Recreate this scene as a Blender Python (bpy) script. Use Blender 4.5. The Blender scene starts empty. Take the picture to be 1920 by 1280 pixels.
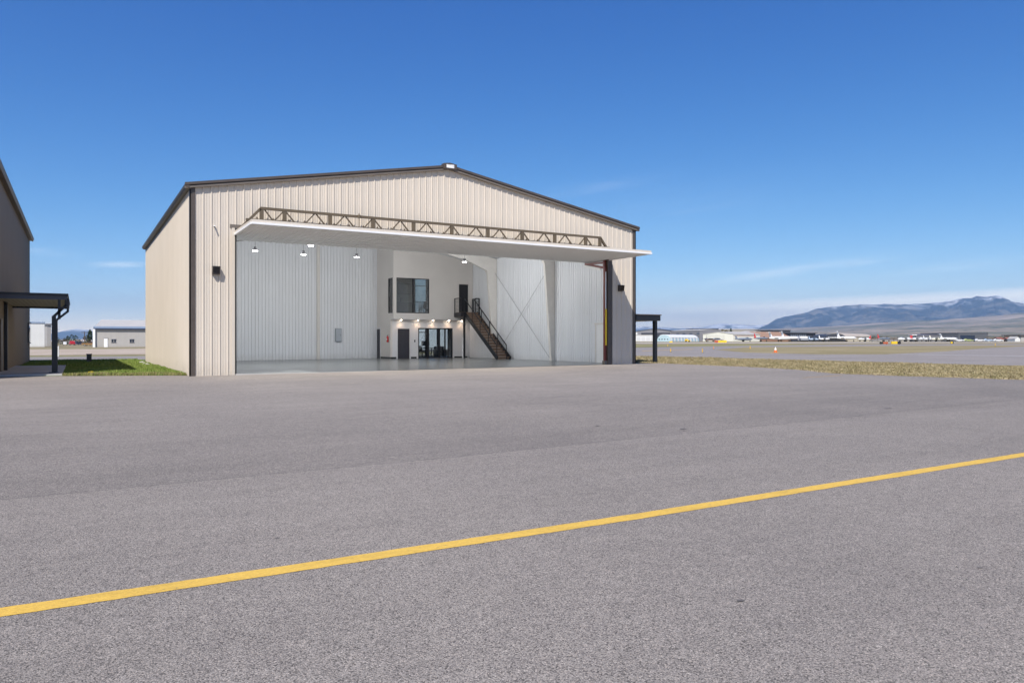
import bpy, bmesh, math, random
from mathutils import Vector, Matrix, noise
from mathutils.geometry import tessellate_polygon
R = math.radians
sc = bpy.context.scene
col = sc.collection
rnd = random.Random(7)

# ------------------------------------------------------------------ camera
F = 1400.0; CX, CY, CZ = -3.80, -31.34, 1.35
YAW = R(30.2); cy_, sy_ = math.cos(YAW), math.sin(YAW)
cam_d = bpy.data.cameras.new('camera'); cam_d.sensor_width = 36; cam_d.lens = F / 1920 * 36
cam_d.clip_start = .1; cam_d.clip_end = 60000
cam = bpy.data.objects.new('camera', cam_d); col.objects.link(cam)
cam.location = (CX, CY, CZ); cam.rotation_euler = (R(90), 0, -YAW)
sc.camera = cam

# ------------------------------------------------------------------ light and sky
SUN = Vector((-.60, -.61, 1.0)).normalized()            # towards the sun
elev = math.asin(SUN.z); azim = math.atan2(SUN.x, SUN.y) % (2 * math.pi)
sun_d = bpy.data.lights.new('sun', 'SUN'); sun_d.energy = 3.0; sun_d.angle = R(.53); sun_d.color = (1, .955, .895)
sun = bpy.data.objects.new('sun', sun_d); col.objects.link(sun)
sun.rotation_euler = (-SUN).to_track_quat('-Z', 'Y').to_euler()
w = bpy.data.worlds.new('World'); sc.world = w; w.use_nodes = True
nt = w.node_tree; N = nt.nodes; Lk = nt.links.new
bgn = N['Background']; bgn.inputs['Strength'].default_value = .15
sky = N.new('ShaderNodeTexSky'); sky.sky_type = 'NISHITA'; sky.sun_disc = False
sky.sun_elevation = elev; sky.sun_rotation = azim; sky.altitude = 3000
sky.air_density = .5; sky.dust_density = 2.0; sky.ozone_density = 10.0
sc.view_settings.view_transform = 'Standard'; sc.view_settings.look = 'None'
sc.view_settings.exposure = .98; sc.view_settings.gamma = 1
sc.view_settings.use_curve_mapping = False
sc.render.engine = 'CYCLES'
cyc = sc.cycles
cyc.use_denoising = True; cyc.max_bounces = 8; cyc.diffuse_bounces = 5; cyc.glossy_bounces = 4
cyc.transparent_max_bounces = 24; cyc.sample_clamp_indirect = 6; cyc.caustics_reflective = False; cyc.caustics_refractive = False
cyc.volume_bounces = 0

def mth(nt, op, a, b=None, c=None, clamp=False):
    n = nt.nodes.new('ShaderNodeMath'); n.operation = op; n.use_clamp = clamp
    for i, v in enumerate((a, b, c)):
        if v is None: continue
        if isinstance(v, (int, float)): n.inputs[i].default_value = v
        else: nt.links.new(v, n.inputs[i])
    return n.outputs[0]

# deep clear mountain air: each channel of the sky gets its own contrast
ss = N.new('ShaderNodeSeparateColor'); Lk(sky.outputs[0], ss.inputs[0]); sk = N.new('ShaderNodeCombineColor')
for i_, (k_, g_) in enumerate(((1.30, 2.2), (.845, 1.31), (1.17, .69))):
    v_ = mth(nt, 'MULTIPLY', mth(nt, 'POWER', ss.outputs[i_], g_), k_)
    if i_ == 0: v_ = mth(nt, 'DIVIDE', v_, mth(nt, 'MULTIPLY_ADD', v_, .038, 1.0))
    Lk(v_, sk.inputs[i_])
# thin cirrus, laid out by true compass direction and elevation of the sky
tc = N.new('ShaderNodeTexCoord'); sx = N.new('ShaderNodeSeparateXYZ'); Lk(tc.outputs['Generated'], sx.inputs[0])
az = mth(nt, 'ARCTAN2', sx.outputs[0], sx.outputs[1])
el = mth(nt, 'ARCSINE', sx.outputs[2])
cmb = N.new('ShaderNodeCombineXYZ'); Lk(mth(nt, 'MULTIPLY', az, 9.0), cmb.inputs[0])
tilt = mth(nt, 'MULTIPLY_ADD', az, -.13, el)
Lk(mth(nt, 'MULTIPLY', tilt, 95.0), cmb.inputs[1])
nz = N.new('ShaderNodeTexNoise'); Lk(cmb.outputs[0], nz.inputs['Vector']); nz.inputs['Scale'].default_value = 1.0
nz.inputs['Detail'].default_value = 7; nz.inputs['Roughness'].default_value = .62; nz.inputs['Distortion'].default_value = .6
streak = nz.outputs[0]
def cloud(px, py, wx, wy, slope, gain, lo, sharp=1.0):
    a0 = math.atan((px - 960) / F) + YAW; e0 = math.atan((640 - py) / F * math.cos(a0 - YAW))
    da = mth(nt, 'SUBTRACT', az, a0); de = mth(nt, 'MULTIPLY_ADD', da, -slope, mth(nt, 'SUBTRACT', el, e0))
    q = mth(nt, 'ADD', mth(nt, 'POWER', mth(nt, 'MULTIPLY', da, 1 / wx), 2), mth(nt, 'POWER', mth(nt, 'MULTIPLY', de, 1 / wy), 2))
    g = mth(nt, 'POWER', 2.718, mth(nt, 'MULTIPLY', q, -1))
    s = mth(nt, 'MULTIPLY_ADD', streak, 1, -lo, True)
    return mth(nt, 'MULTIPLY', mth(nt, 'MULTIPLY', g, s), gain)
cl = cloud(1480, 508, .085, .0055, .13, .45, .28)
for args in ((1610, 492, .03, .003, .08, .35, .3), (228, 496, .028, .0032, .03, .5, .3), (60, 470, .03, .004, -.03, .3, .3),
             (1120, 352, .07, .007, .12, .12, .3), (1250, 395, .14, .03, .1, .05, .3), (1800, 500, .10, .006, .06, .2, .35)):
    cl = mth(nt, 'ADD', cl, cloud(*args))
# the veil low over the far mountains
a0 = math.atan((1700 - 960) / F) + YAW
da = mth(nt, 'SUBTRACT', az, a0)
top = mth(nt, 'MULTIPLY_ADD', da, .03, .0555)
edge = mth(nt, 'MULTIPLY_ADD', mth(nt, 'SUBTRACT', top, el), 110, .3, True)
side = mth(nt, 'MULTIPLY_ADD', da, 3.2, 1.35, True)
body = mth(nt, 'MULTIPLY_ADD', streak, .5, .28, True)
cl = mth(nt, 'ADD', cl, mth(nt, 'MULTIPLY', mth(nt, 'MULTIPLY', edge, side), body))
cl = mth(nt, 'MULTIPLY', cl, 1, None, True)
mx = N.new('ShaderNodeMix'); mx.data_type = 'RGBA'
Lk(cl, mx.inputs['Factor']); Lk(sk.outputs[0], mx.inputs['A']); mx.inputs['B'].default_value = (9.4, 8.4, 7.0, 1)
Lk(mx.outputs['Result'], bgn.inputs['Color'])

# ------------------------------------------------------------------ helpers
def at(px, Z):
    X = (px - 960) / F * Z
    return (CX + X * cy_ + Z * sy_, CY - X * sy_ + Z * cy_)
def zh(py, Z): return CZ + (640 - py) / F * Z
def g(x, y=0):
    return .15 * min(max(x / 22, 0), 1) + 1.15 * min(max((x - 40) / 170, 0), 1)
def gh(px, py):
    Z = 3.0
    while Z < 900:
        x, y = at(px, Z)
        if zh(py, Z) <= g(x): return (x, y)
        Z *= 1.003
    return at(px, 900)
def onY(px, Y):
    r = (px - 960) / F; Z = (Y - CY) / (cy_ - r * sy_); return at(px, Z)[0]

def tag(o, label=None, cat=None, group=None, kind=None):
    if label: o['label'] = label
    if cat: o['category'] = cat
    if group: o['group'] = group
    if kind: o['kind'] = kind
    return o
def empty(name, loc=(0, 0, 0), rz=0, label=None, cat=None, group=None):
    o = bpy.data.objects.new(name, None); col.objects.link(o)
    o.location = loc; o.rotation_euler = (0, 0, rz); o.empty_display_size = .3
    return tag(o, label, cat, group)

class MB:
    def __init__(s): s.v = []; s.f = []
    def quad(s, *p):
        i = len(s.v); s.v += [tuple(q) for q in p]; s.f.append(tuple(range(i, i + len(p)))); return s
    def box(s, x0, x1, y0, y1, z0, z1):
        i = len(s.v)
        s.v += [(x0, y0, z0), (x1, y0, z0), (x1, y1, z0), (x0, y1, z0), (x0, y0, z1), (x1, y0, z1), (x1, y1, z1), (x0, y1, z1)]
        s.f += [tuple(i + k for k in q) for q in ((3, 2, 1, 0), (4, 5, 6, 7), (0, 1, 5, 4), (1, 2, 6, 5), (2, 3, 7, 6), (3, 0, 4, 7))]
        return s
    def prism(s, poly, d):                    # closed polygon (3-D points) extruded by vector d
        n = len(poly); i = len(s.v); d = Vector(d)
        s.v += [tuple(p) for p in poly] + [tuple(Vector(p) + d) for p in poly]
        s.f.append(tuple(i + k for k in reversed(range(n)))); s.f.append(tuple(i + n + k for k in range(n)))
        for k in range(n): s.f.append((i + k, i + (k + 1) % n, i + n + (k + 1) % n, i + n + k))
        return s
    def bar(s, a, b, w, h=None, up=(0, 0, 1)):
        a = Vector(a); b = Vector(b); h = h or w; d = (b - a).normalized(); u = Vector(up)
        if abs(d.dot(u)) > .99: u = Vector((0, 1, 0))
        r = d.cross(u).normalized(); u = r.cross(d)
        P = [a - r * w / 2 - u * h / 2, a + r * w / 2 - u * h / 2, a + r * w / 2 + u * h / 2, a - r * w / 2 + u * h / 2]
        return s.prism(P, b - a)
    def tube(s, a, b, r1, r2=None, n=10):
        a = Vector(a); b = Vector(b); r2 = r1 if r2 is None else r2; d = (b - a).normalized()
        u = Vector((0, 0, 1)) if abs(d.z) < .9 else Vector((1, 0, 0)); x = d.cross(u).normalized(); y = d.cross(x)
        i = len(s.v)
        for c, r in ((a, r1), (b, r2)):
            for k in range(n):
                t = 2 * math.pi * k / n; s.v.append(tuple(c + x * r * math.cos(t) + y * r * math.sin(t)))
        for k in range(n): s.f.append((i + k, i + (k + 1) % n, i + n + (k + 1) % n, i + n + k))
        s.f.append(tuple(i + k for k in reversed(range(n)))); s.f.append(tuple(i + n + k for k in range(n)))
        return s
    def lathe(s, prof, n=14, M=None):         # prof: (z, r) list round the local z axis
        i = len(s.v); M = M or Matrix()
        for z, r in prof:
            for k in range(n):
                t = 2 * math.pi * k / n; s.v.append(tuple(M @ Vector((r * math.cos(t), r * math.sin(t), z))))
        for j in range(len(prof) - 1):
            for k in range(n):
                s.f.append((i + j * n + k, i + j * n + (k + 1) % n, i + (j + 1) * n + (k + 1) % n, i + (j + 1) * n + k))
        s.f.append(tuple(i + k for k in reversed(range(n)))); s.f.append(tuple(i + (len(prof) - 1) * n + k for k in range(n)))
        return s
    def build(s, name, mat, parent=None, smooth=False, fix=True):
        me = bpy.data.meshes.new(name); me.from_pydata(s.v, [], s.f); me.update()
        if fix and len(s.f) < 20000:
            bm = bmesh.new(); bm.from_mesh(me); bmesh.ops.recalc_face_normals(bm, faces=bm.faces); bm.to_mesh(me); bm.free()
        if smooth:
            me.polygons.foreach_set('use_smooth', [True] * len(me.polygons))
            try: me.set_sharp_from_angle(angle=R(38))
            except Exception: pass
        me.materials.append(mat)
        o = bpy.data.objects.new(name, me); col.objects.link(o); o.parent = parent
        return o

# ------------------------------------------------------------------ materials
def mat(name, rgb, rough=.6, metal=0, spec=.5, noise_amt=.0, nscale=3.0, bump=0, bscale=40, coat=0):
    m = bpy.data.materials.new(name); m.use_nodes = True; t = m.node_tree; b = t.nodes['Principled BSDF']
    b.inputs['Base Color'].default_value = (*rgb, 1); b.inputs['Roughness'].default_value = rough
    b.inputs['Metallic'].default_value = metal; b.inputs['Specular IOR Level'].default_value = spec
    if coat: b.inputs['Coat Weight'].default_value = coat
    c = t.nodes.new('ShaderNodeTexCoord')
    if noise_amt:
        n = t.nodes.new('ShaderNodeTexNoise'); n.inputs['Scale'].default_value = nscale; n.inputs['Detail'].default_value = 6
        t.links.new(c.outputs['Object'], n.inputs['Vector'])
        r = t.nodes.new('ShaderNodeMapRange'); t.links.new(n.outputs[0], r.inputs[0])
        r.inputs[1].default_value = .3; r.inputs[2].default_value = .7
        r.inputs[3].default_value = 1 - noise_amt; r.inputs[4].default_value = 1 + noise_amt
        x = t.nodes.new('ShaderNodeMix'); x.data_type = 'RGBA'; x.blend_type = 'MULTIPLY'; x.inputs['Factor'].default_value = 1
        x.inputs['A'].default_value = (*rgb, 1); t.links.new(r.outputs[0], x.inputs['B'])
        t.links.new(x.outputs['Result'], b.inputs['Base Color'])
    if bump:
        n2 = t.nodes.new('ShaderNodeTexNoise'); n2.inputs['Scale'].default_value = bscale; n2.inputs['Detail'].default_value = 4
        t.links.new(c.outputs['Object'], n2.inputs['Vector'])
        bp = t.nodes.new('ShaderNodeBump'); bp.inputs['Strength'].default_value = bump; bp.inputs['Distance'].default_value = .02
        t.links.new(n2.outputs[0], bp.inputs['Height']); t.links.new(bp.outputs[0], b.inputs['Normal'])
    return m
def emis(name, rgb, s):
    m = bpy.data.materials.new(name); m.use_nodes = True; b = m.node_tree.nodes['Principled BSDF']
    b.inputs['Base Color'].default_value = (.8, .8, .8, 1)
    b.inputs['Emission Color'].default_value = (*rgb, 1); b.inputs['Emission Strength'].default_value = s
    return m
def glass(name, tint=(.82, .86, .88), refl=.06):
    m = bpy.data.materials.new(name); m.use_nodes = True; t = m.node_tree
    for n in list(t.nodes): t.nodes.remove(n)
    o = t.nodes.new('ShaderNodeOutputMaterial'); tr = t.nodes.new('ShaderNodeBsdfTransparent'); gl = t.nodes.new('ShaderNodeBsdfGlossy')
    gl.inputs['Roughness'].default_value = .02; tr.inputs[0].default_value = (*tint, 1)
    fr = t.nodes.new('ShaderNodeFresnel'); fr.inputs[0].default_value = 1.5
    ad = t.nodes.new('ShaderNodeMath'); ad.operation = 'ADD'; ad.use_clamp = True; ad.inputs[1].default_value = refl
    t.links.new(fr.outputs[0], ad.inputs[0]); x = t.nodes.new('ShaderNodeMixShader')
    t.links.new(ad.outputs[0], x.inputs[0]); t.links.new(tr.outputs[0], x.inputs[1]); t.links.new(gl.outputs[0], x.inputs[2])
    t.links.new(x.outputs[0], o.inputs[0]); return m

def ramp(t, src, stops, interp='LINEAR'):
    r = t.nodes.new('ShaderNodeValToRGB'); r.color_ramp.interpolation = interp
    e = r.color_ramp.elements
    while len(e) > 1: e.remove(e[-1])
    e[0].position = stops[0][0]; e[0].color = (*stops[0][1], 1)
    for p, c in stops[1:]:
        k = e.new(p); k.color = (*c, 1)
    t.links.new(src, r.inputs[0]); return r.outputs[0]
def nmix(t, fac, a, b, mode='MIX'):
    x = t.nodes.new('ShaderNodeMix'); x.data_type = 'RGBA'; x.blend_type = mode
    for k, v in (('Factor', fac), ('A', a), ('B', b)):
        if isinstance(v, (int, float)): x.inputs[k].default_value = v
        elif isinstance(v, tuple): x.inputs[k].default_value = (*v, 1)
        else: t.links.new(v, x.inputs[k])
    return x.outputs['Result']
def tnoise(t, vec, scale, detail=5, rough=.55, dist=0):
    n = t.nodes.new('ShaderNodeTexNoise'); n.inputs['Scale'].default_value = scale; n.inputs['Detail'].default_value = detail
    n.inputs['Roughness'].default_value = rough; n.inputs['Distortion'].default_value = dist
    t.links.new(vec, n.inputs['Vector']); return n.outputs[0]
def tmap(t, vec, scale):
    m = t.nodes.new('ShaderNodeMapping'); m.inputs['Scale'].default_value = scale; t.links.new(vec, m.inputs['Vector']); return m.outputs[0]

def asphalt(name, base, grain=1.0, contrast=1.0, tone=.14, newer=False):
    m = bpy.data.materials.new(name); m.use_nodes = True; t = m.node_tree; b = t.nodes['Principled BSDF']
    c = t.nodes.new('ShaderNodeTexCoord').outputs['Object']
    v = t.nodes.new('ShaderNodeTexVoronoi'); v.inputs['Scale'].default_value = 95 / grain; v.inputs['Randomness'].default_value = 1
    t.links.new(c, v.inputs['Vector'])
    sp = t.nodes.new('ShaderNodeSeparateColor'); t.links.new(v.outputs['Color'], sp.inputs[0])
    k = contrast
    stones = ramp(t, sp.outputs[0], [(0, tuple(x * (1 - .78 * k) for x in base)), (.16, tuple(x * (1 - .45 * k) for x in base)), (.42, base), (.8, tuple(x * (1 + .25 * k) for x in base)),
                                     (.94, tuple(x * (1 + .5 * k) for x in (base[0] * 1.04, base[1], base[2] * .96))), (1, tuple(x * (1 + .95 * k) for x in base))])
    bind = ramp(t, v.outputs['Distance'], [(.35, (1, 1, 1)), (.75, (.5, .49, .5))])
    cc = nmix(t, .75 * k, stones, nmix(t, 1.0, stones, bind, 'MULTIPLY'))
    mid = ramp(t, tnoise(t, c, 7, 6, .7), [(.3, (.9, .895, .9)), (.7, (1.1, 1.1, 1.09))])
    cc = nmix(t, 1.0, cc, mid, 'MULTIPLY')
    big = ramp(t, tnoise(t, c, .22, 6, .6, .5), [(.3, (1 - tone, 1 - tone, 1 - tone * .9)), (.7, (1 + tone, 1 + tone * .96, 1 + tone * .94))])
    cc = nmix(t, 1.0, cc, big, 'MULTIPLY')
    st = ramp(t, tnoise(t, tmap(t, c, (.07, 1.4, 1)), 1, 5, .6), [(.35, (.94, .94, .94)), (.7, (1.05, 1.05, 1.05))])
    cc = nmix(t, 1.0, cc, st, 'MULTIPLY')
    blot = ramp(t, tnoise(t, c, 1.1, 3, .5, 1.0), [(.70, (1, 1, 1)), (.78, (.8, .8, .8))])
    cc = nmix(t, .5, cc, nmix(t, 1.0, cc, blot, 'MULTIPLY'))
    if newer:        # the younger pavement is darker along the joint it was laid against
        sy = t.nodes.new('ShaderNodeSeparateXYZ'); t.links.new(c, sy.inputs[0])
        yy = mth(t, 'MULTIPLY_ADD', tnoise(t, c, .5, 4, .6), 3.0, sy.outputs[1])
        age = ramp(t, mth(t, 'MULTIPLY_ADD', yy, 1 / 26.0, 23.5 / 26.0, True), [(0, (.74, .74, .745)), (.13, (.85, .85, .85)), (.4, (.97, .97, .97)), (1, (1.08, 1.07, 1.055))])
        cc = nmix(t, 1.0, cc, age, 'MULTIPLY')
        arcs = tnoise(t, tmap(t, c, (.09, 2.6, 1)), 1, 4, .6, 1.6)
        cc = nmix(t, 1.0, cc, ramp(t, arcs, [(.32, (.90, .90, .90)), (.42, (1, 1, 1)), (.62, (1, 1, 1)), (.72, (1.06, 1.06, 1.06))]), 'MULTIPLY')
    t.links.new(cc, b.inputs['Base Color'])
    b.inputs['Roughness'].default_value = .88; b.inputs['Specular IOR Level'].default_value = .3
    bp = t.nodes.new('ShaderNodeBump'); bp.inputs['Strength'].default_value = .55 * k; bp.inputs['Distance'].default_value = .006; bp.invert = True
    t.links.new(v.outputs['Distance'], bp.inputs['Height']); t.links.new(bp.outputs[0], b.inputs['Normal'])
    return m
def field(name, cols, s1=.35, s2=6):
    m = bpy.data.materials.new(name); m.use_nodes = True; t = m.node_tree; b = t.nodes['Principled BSDF']
    c = t.nodes.new('ShaderNodeTexCoord').outputs['Object']
    f = tnoise(t, c, s1, 8, .68, .6); f2 = tnoise(t, c, s2, 5, .7)
    mixf = t.nodes.new('ShaderNodeMath'); mixf.operation = 'MULTIPLY_ADD'; t.links.new(f2, mixf.inputs[0]); mixf.inputs[1].default_value = .5
    sc_ = t.nodes.new('ShaderNodeMath'); sc_.operation = 'MULTIPLY'; t.links.new(f, sc_.inputs[0]); sc_.inputs[1].default_value = .5
    t.links.new(sc_.outputs[0], mixf.inputs[2])
    n = len(cols); cc = ramp(t, mixf.outputs[0], [(.36 + .28 * i / (n - 1), k) for i, k in enumerate(cols)])
    t.links.new(cc, b.inputs['Base Color']); b.inputs['Roughness'].default_value = .95; b.inputs['Specular IOR Level'].default_value = .1
    bp = t.nodes.new('ShaderNodeBump'); bp.inputs['Strength'].default_value = .5; bp.inputs['Distance'].default_value = .05
    t.links.new(f2, bp.inputs['Height']); t.links.new(bp.outputs[0], b.inputs['Normal'])
    return m
def sheet_metal(name, rgb, streak=.05, rough=.45, var=.03, zstain=True):
    """painted ribbed sheet: faint vertical streaks, panel to panel tone, dust"""
    m = bpy.data.materials.new(name); m.use_nodes = True; t = m.node_tree; b = t.nodes['Principled BSDF']
    c = t.nodes.new('ShaderNodeTexCoord').outputs['Object']
    s = ramp(t, tnoise(t, tmap(t, c, (3.2, 3.2, .12)), 1, 4, .6), [(.3, (1 - streak,) * 3), (.7, (1 + streak * .6,) * 3)])
    d = ramp(t, tnoise(t, c, .45, 5, .6), [(.3, (1 - var, 1 - var, 1 - var * 1.3)), (.7, (1 + var, 1 + var, 1 + var))])
    t.links.new(nmix(t, 1.0, nmix(t, 1.0, rgb, s, 'MULTIPLY'), d, 'MULTIPLY'), b.inputs['Base Color'])
    if zstain:
        sz = t.nodes.new('ShaderNodeSeparateXYZ'); t.links.new(c, sz.inputs[0])
        low = mth(t, 'MULTIPLY_ADD', sz.outputs[2], -2.2, 1.25, True)
        dirt = mth(t, 'MULTIPLY', low, mth(t, 'MULTIPLY_ADD', tnoise(t, tmap(t, c, (2, 2, 1)), 2.5, 6, .7), 1.6, -.45, True))
        old = b.inputs['Base Color'].links[0].from_socket
        t.links.new(nmix(t, dirt, old, nmix(t, .45, rgb, (.22, .18, .14))), b.inputs['Base Color'])
    b.inputs['Roughness'].default_value = rough; b.inputs['Specular IOR Level'].default_value = .35
    bp = t.nodes.new('ShaderNodeBump'); bp.inputs['Strength'].default_value = .12; bp.inputs['Distance'].default_value = .02
    t.links.new(tnoise(t, tmap(t, c, (1.5, 1.5, .6)), 1.4, 2, .5), bp.inputs['Height']); t.links.new(bp.outputs[0], b.inputs['Normal'])
    return m

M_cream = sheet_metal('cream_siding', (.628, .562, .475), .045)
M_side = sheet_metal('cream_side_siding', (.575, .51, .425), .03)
M_trim = mat('bronze_trim', (.085, .068, .056), .45, noise_amt=.12)
M_trim2 = mat('light_bronze_trim', (.16, .135, .11), .5, noise_amt=.1)
M_truss = mat('olive_truss_paint', (.115, .088, .055), .5, noise_amt=.12)
M_white = sheet_metal('white_liner', (.80, .815, .84), .04, .4, .02)
M_liner = sheet_metal('white_door_liner', (.84, .835, .82), .03, .4, .02)
M_wht = mat('white_trim', (.85, .85, .84), .45)
M_frame = mat('cream_steel_frame', (.74, .71, .665), .5, noise_amt=.04)
M_wall = mat('painted_drywall', (.70, .665, .63), .75, noise_amt=.025, nscale=1.2)
M_wall_low = mat('cool_painted_drywall', (.72, .715, .73), .7, noise_amt=.02, nscale=1.2)
M_epoxy = mat('epoxy_floor', (.175, .185, .183), .27, noise_amt=.12, nscale=.8, coat=.08)
M_black = mat('black_steel', (.012, .013, .017), .4)
M_seal_shade = mat('rubber_seal_and_shade', (.02, .02, .02), .7)
M_door = mat('charcoal_door', (.035, .034, .045), .4, noise_amt=.05)
M_wood = mat('stair_wood', (.21, .14, .098), .6, noise_amt=.25, nscale=9)
M_red = mat('red_primer', (.19, .045, .035), .5, noise_amt=.2)
M_yel = mat('yellow_sleeve', (.85, .60, .03), .5)
M_alu = mat('aluminium', (.75, .76, .78), .3, metal=.6)
M_grey = mat('grey_box_paint', (.33, .36, .40), .45, noise_amt=.05)
M_glass = glass('window_glass'); M_glass2 = glass('tinted_glass', (.66, .66, .62), .05)
M_lamp = emis('lamp_disc', (1, .98, .95), 9); M_warm = emis('warm_lamp', (1, .82, .6), 14)
M_cab = mat('grey_cabinet', (.24, .24, .245), .5, noise_amt=.08)
M_conc = mat('concrete', (.47, .455, .43), .85, noise_amt=.1, nscale=2)
M_tire = mat('tyre_rubber', (.02, .02, .02), .8)
M_nb = sheet_metal('brown_siding', (.33, .265, .20), .06)
M_nbtrim = mat('dark_brown_trim', (.12, .088, .062), .5, noise_amt=.15)
M_soffit = sheet_metal('tan_soffit', (.42, .37, .28), .05)

# ------------------------------------------------------------------ the ground
BREAKS = [0, 22, 40, 210]
def sheet(name, pts, dz, m, label=None):
    bm = bmesh.new(); vs = [bm.verts.new((x, y, 0)) for x, y in pts]
    for tri in tessellate_polygon([[Vector((x, y, 0)) for x, y in pts]]): bm.faces.new([vs[k] for k in tri])
    for bx in BREAKS:
        bmesh.ops.bisect_plane(bm, geom=bm.verts[:] + bm.edges[:] + bm.faces[:], plane_co=(bx, 0, 0), plane_no=(1, 0, 0))
    for v in bm.verts: v.co.z = g(v.co.x) + dz
    bmesh.ops.recalc_face_normals(bm, faces=bm.faces)
    for f in bm.faces:
        if f.normal.z < 0: f.normal_flip()
    me = bpy.data.meshes.new(name); bm.to_mesh(me); bm.free(); me.materials.append(m)
    o = bpy.data.objects.new(name, me); col.objects.link(o); o['kind'] = 'structure'
    if label: o['label'] = label
    return o
M_field = field('dry_field', [(.13, .12, .055), (.21, .18, .10), (.30, .25, .16), (.36, .31, .22)], .12, 3)
M_dirt = field('pale_dirt', [(.33, .265, .20), (.42, .345, .27), (.50, .43, .36)], .10, 2)
M_lawn = field('lawn_soil', [(.08, .115, .025), (.12, .165, .04), (.19, .21, .075)], .8, 9)
M_green = field('thin_green_grass', [(.16, .165, .065), (.24, .22, .105), (.34, .29, .17)], .3, 4)
M_strip = field('straw_soil', [(.22, .175, .095), (.35, .28, .165), (.45, .38, .25)], .5, 8)
M_taxi = asphalt('coarse_asphalt', (.282, .254, .223), .58, .92, .08)
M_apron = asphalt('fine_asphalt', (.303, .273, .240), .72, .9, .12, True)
M_far_asph = asphalt('far_asphalt', (.285, .259, .237), .8, .5, .10)
M_paint = bpy.data.materials.new('yellow_line_paint'); M_paint.use_nodes = True
t = M_paint.node_tree; b = t.nodes['Principled BSDF']; c = t.nodes.new('ShaderNodeTexCoord').outputs['Object']
worn = ramp(t, tnoise(t, c, 38, 5, .75), [(.31, (.22, .19, .14)), (.37, (.60, .375, .06)), (.6, (.72, .46, .075))])
crack = ramp(t, tnoise(t, tmap(t, c, (1, 3, 1)), 1.6, 6, .75), [(.3, (.80, .80, .82)), (.5, (1, 1, 1))])
t.links.new(nmix(t, 1.0, worn, crack, 'MULTIPLY'), b.inputs['Base Color']); b.inputs['Roughness'].default_value = .7
bp = t.nodes.new('ShaderNodeBump'); bp.inputs['Strength'].default_value = .5; bp.inputs['Distance'].default_value = .006
t.links.new(tnoise(t, c, 90, 3, .6), bp.inputs['Height']); t.links.new(bp.outputs[0], b.inputs['Normal'])

G = 19000
sheet('ground', [(-G, -G), (G, -G), (G, G), (-G, G)], -.02, M_field)
seam = [(-60, -24.2), (-4.37, -23.67), (.05, -23.49), (2.88, -23.36), (13.74, -23.0), (24, -22.8)]
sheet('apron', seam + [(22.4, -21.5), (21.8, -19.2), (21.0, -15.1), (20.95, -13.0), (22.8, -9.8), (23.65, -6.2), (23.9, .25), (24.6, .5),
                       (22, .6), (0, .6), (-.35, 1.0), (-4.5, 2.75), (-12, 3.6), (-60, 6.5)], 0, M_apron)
sheet('taxilane', [(-60, -60), (200, -60), (200, -22.2), (40, -22.6)] + [(x, y - .0) for x, y in reversed(seam)], .004, M_taxi)
rj = random.Random(5); jp = []
for (xa, ya), (xb, yb_) in zip(seam[:-1], seam[1:]):
    n_ = max(2, int(abs(xb - xa) / .35)); jp += [(xa + (xb - xa) * k / n_, ya + (yb_ - ya) * k / n_) for k in range(n_)]
sheet('pavement_joint', [(x, y + .012 + rj.uniform(-.008, .012)) for x, y in jp] + [(x, y + .002 - rj.uniform(0, .006)) for x, y in reversed(jp)], .007, mat('joint_sealant', (.135, .122, .112), .9, noise_amt=.35, nscale=9))
lx_ = [-12 + .09 * k for k in range(300)]
for px, py, w_, l_ in ((1281, 805, .10, .03), (1283, 808, .04, .02), (1664, 765.5, .14, .05), (1120, 799, .07, .03), (1614, 779, .12, .03), (1388, 1127, .03, .02), (1838, 1066, .03, .015), (520, 1010, .02, .02)):
    cx_, cy2 = gh(px, py)
    sheet('asphalt_patch', [(cx_ + w_ * math.cos(k * .785) * rj.uniform(.6, 1.1), cy2 + l_ * math.sin(k * .785) * rj.uniform(.6, 1.2)) for k in range(8)], .0075, bpy.data.materials['joint_sealant'])
sheet('taxilane_line', [(-60, -26.93)] + [(x, -26.93 + rj.uniform(-.004, .005)) for x in lx_] + [(120, -26.93), (120, -26.78)] + [(x, -26.78 + rj.uniform(-.005, .004)) for x in reversed(lx_)] + [(-60, -26.78)], .0065, M_paint)
sheet('lawn_ground', [(-30, 30.4), (.6, 30.4), (.6, .8), (-.35, 1.0), (-4.5, 2.75), (-12, 3.6), (-30, 4.2)], .006, M_lawn)
sheet('service_road', [(-80, 31.5), (30, 30.3), (30, 44.0), (-80, 49)], .004, M_far_asph)
sheet('road_verge', [(-80, 49), (30, 44.0), (30, 50), (-80, 57)], .004, M_green)
sheet('dirt_field', [(-120, 60), (36, 52), (36, 120), (-120, 128)], .003, M_dirt)
sheet('far_verge', [(-120, 128), (36, 120), (36, 128), (-120, 137)], .004, M_green)
sheet('concrete_pad', [(-9, 4.0), (-9, 15), (-4.35, 15), (-4.35, 4.0)], .09, M_conc)
pe = MB().box(-9, -4.32, 2.98, 4.0, -.02, .075).box(-4.35, -4.32, 4.0, 15.0, -.02, .09).build('pad_edge', M_conc); pe['kind'] = 'structure'
sheet('grass_strip_ground', [(24, -22.75), (40, -22.6), (36.3, -12.4), (36.5, -4.9), (34.8, 3.6), (35, 15.6), (36, 60), (36, 90), (22.1, 90), (22.1, .58), (23.9, .25), (23.65, -6.2),
                             (22.8, -9.8), (20.95, -13), (21, -15.1), (21.8, -19.2), (22.4, -21.5)], .003, M_strip)
Pp = [gh(*p) for p in ((2300, 644.6), (1660, 645.2), (1400, 647.5), (1190, 651.5))]
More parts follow.
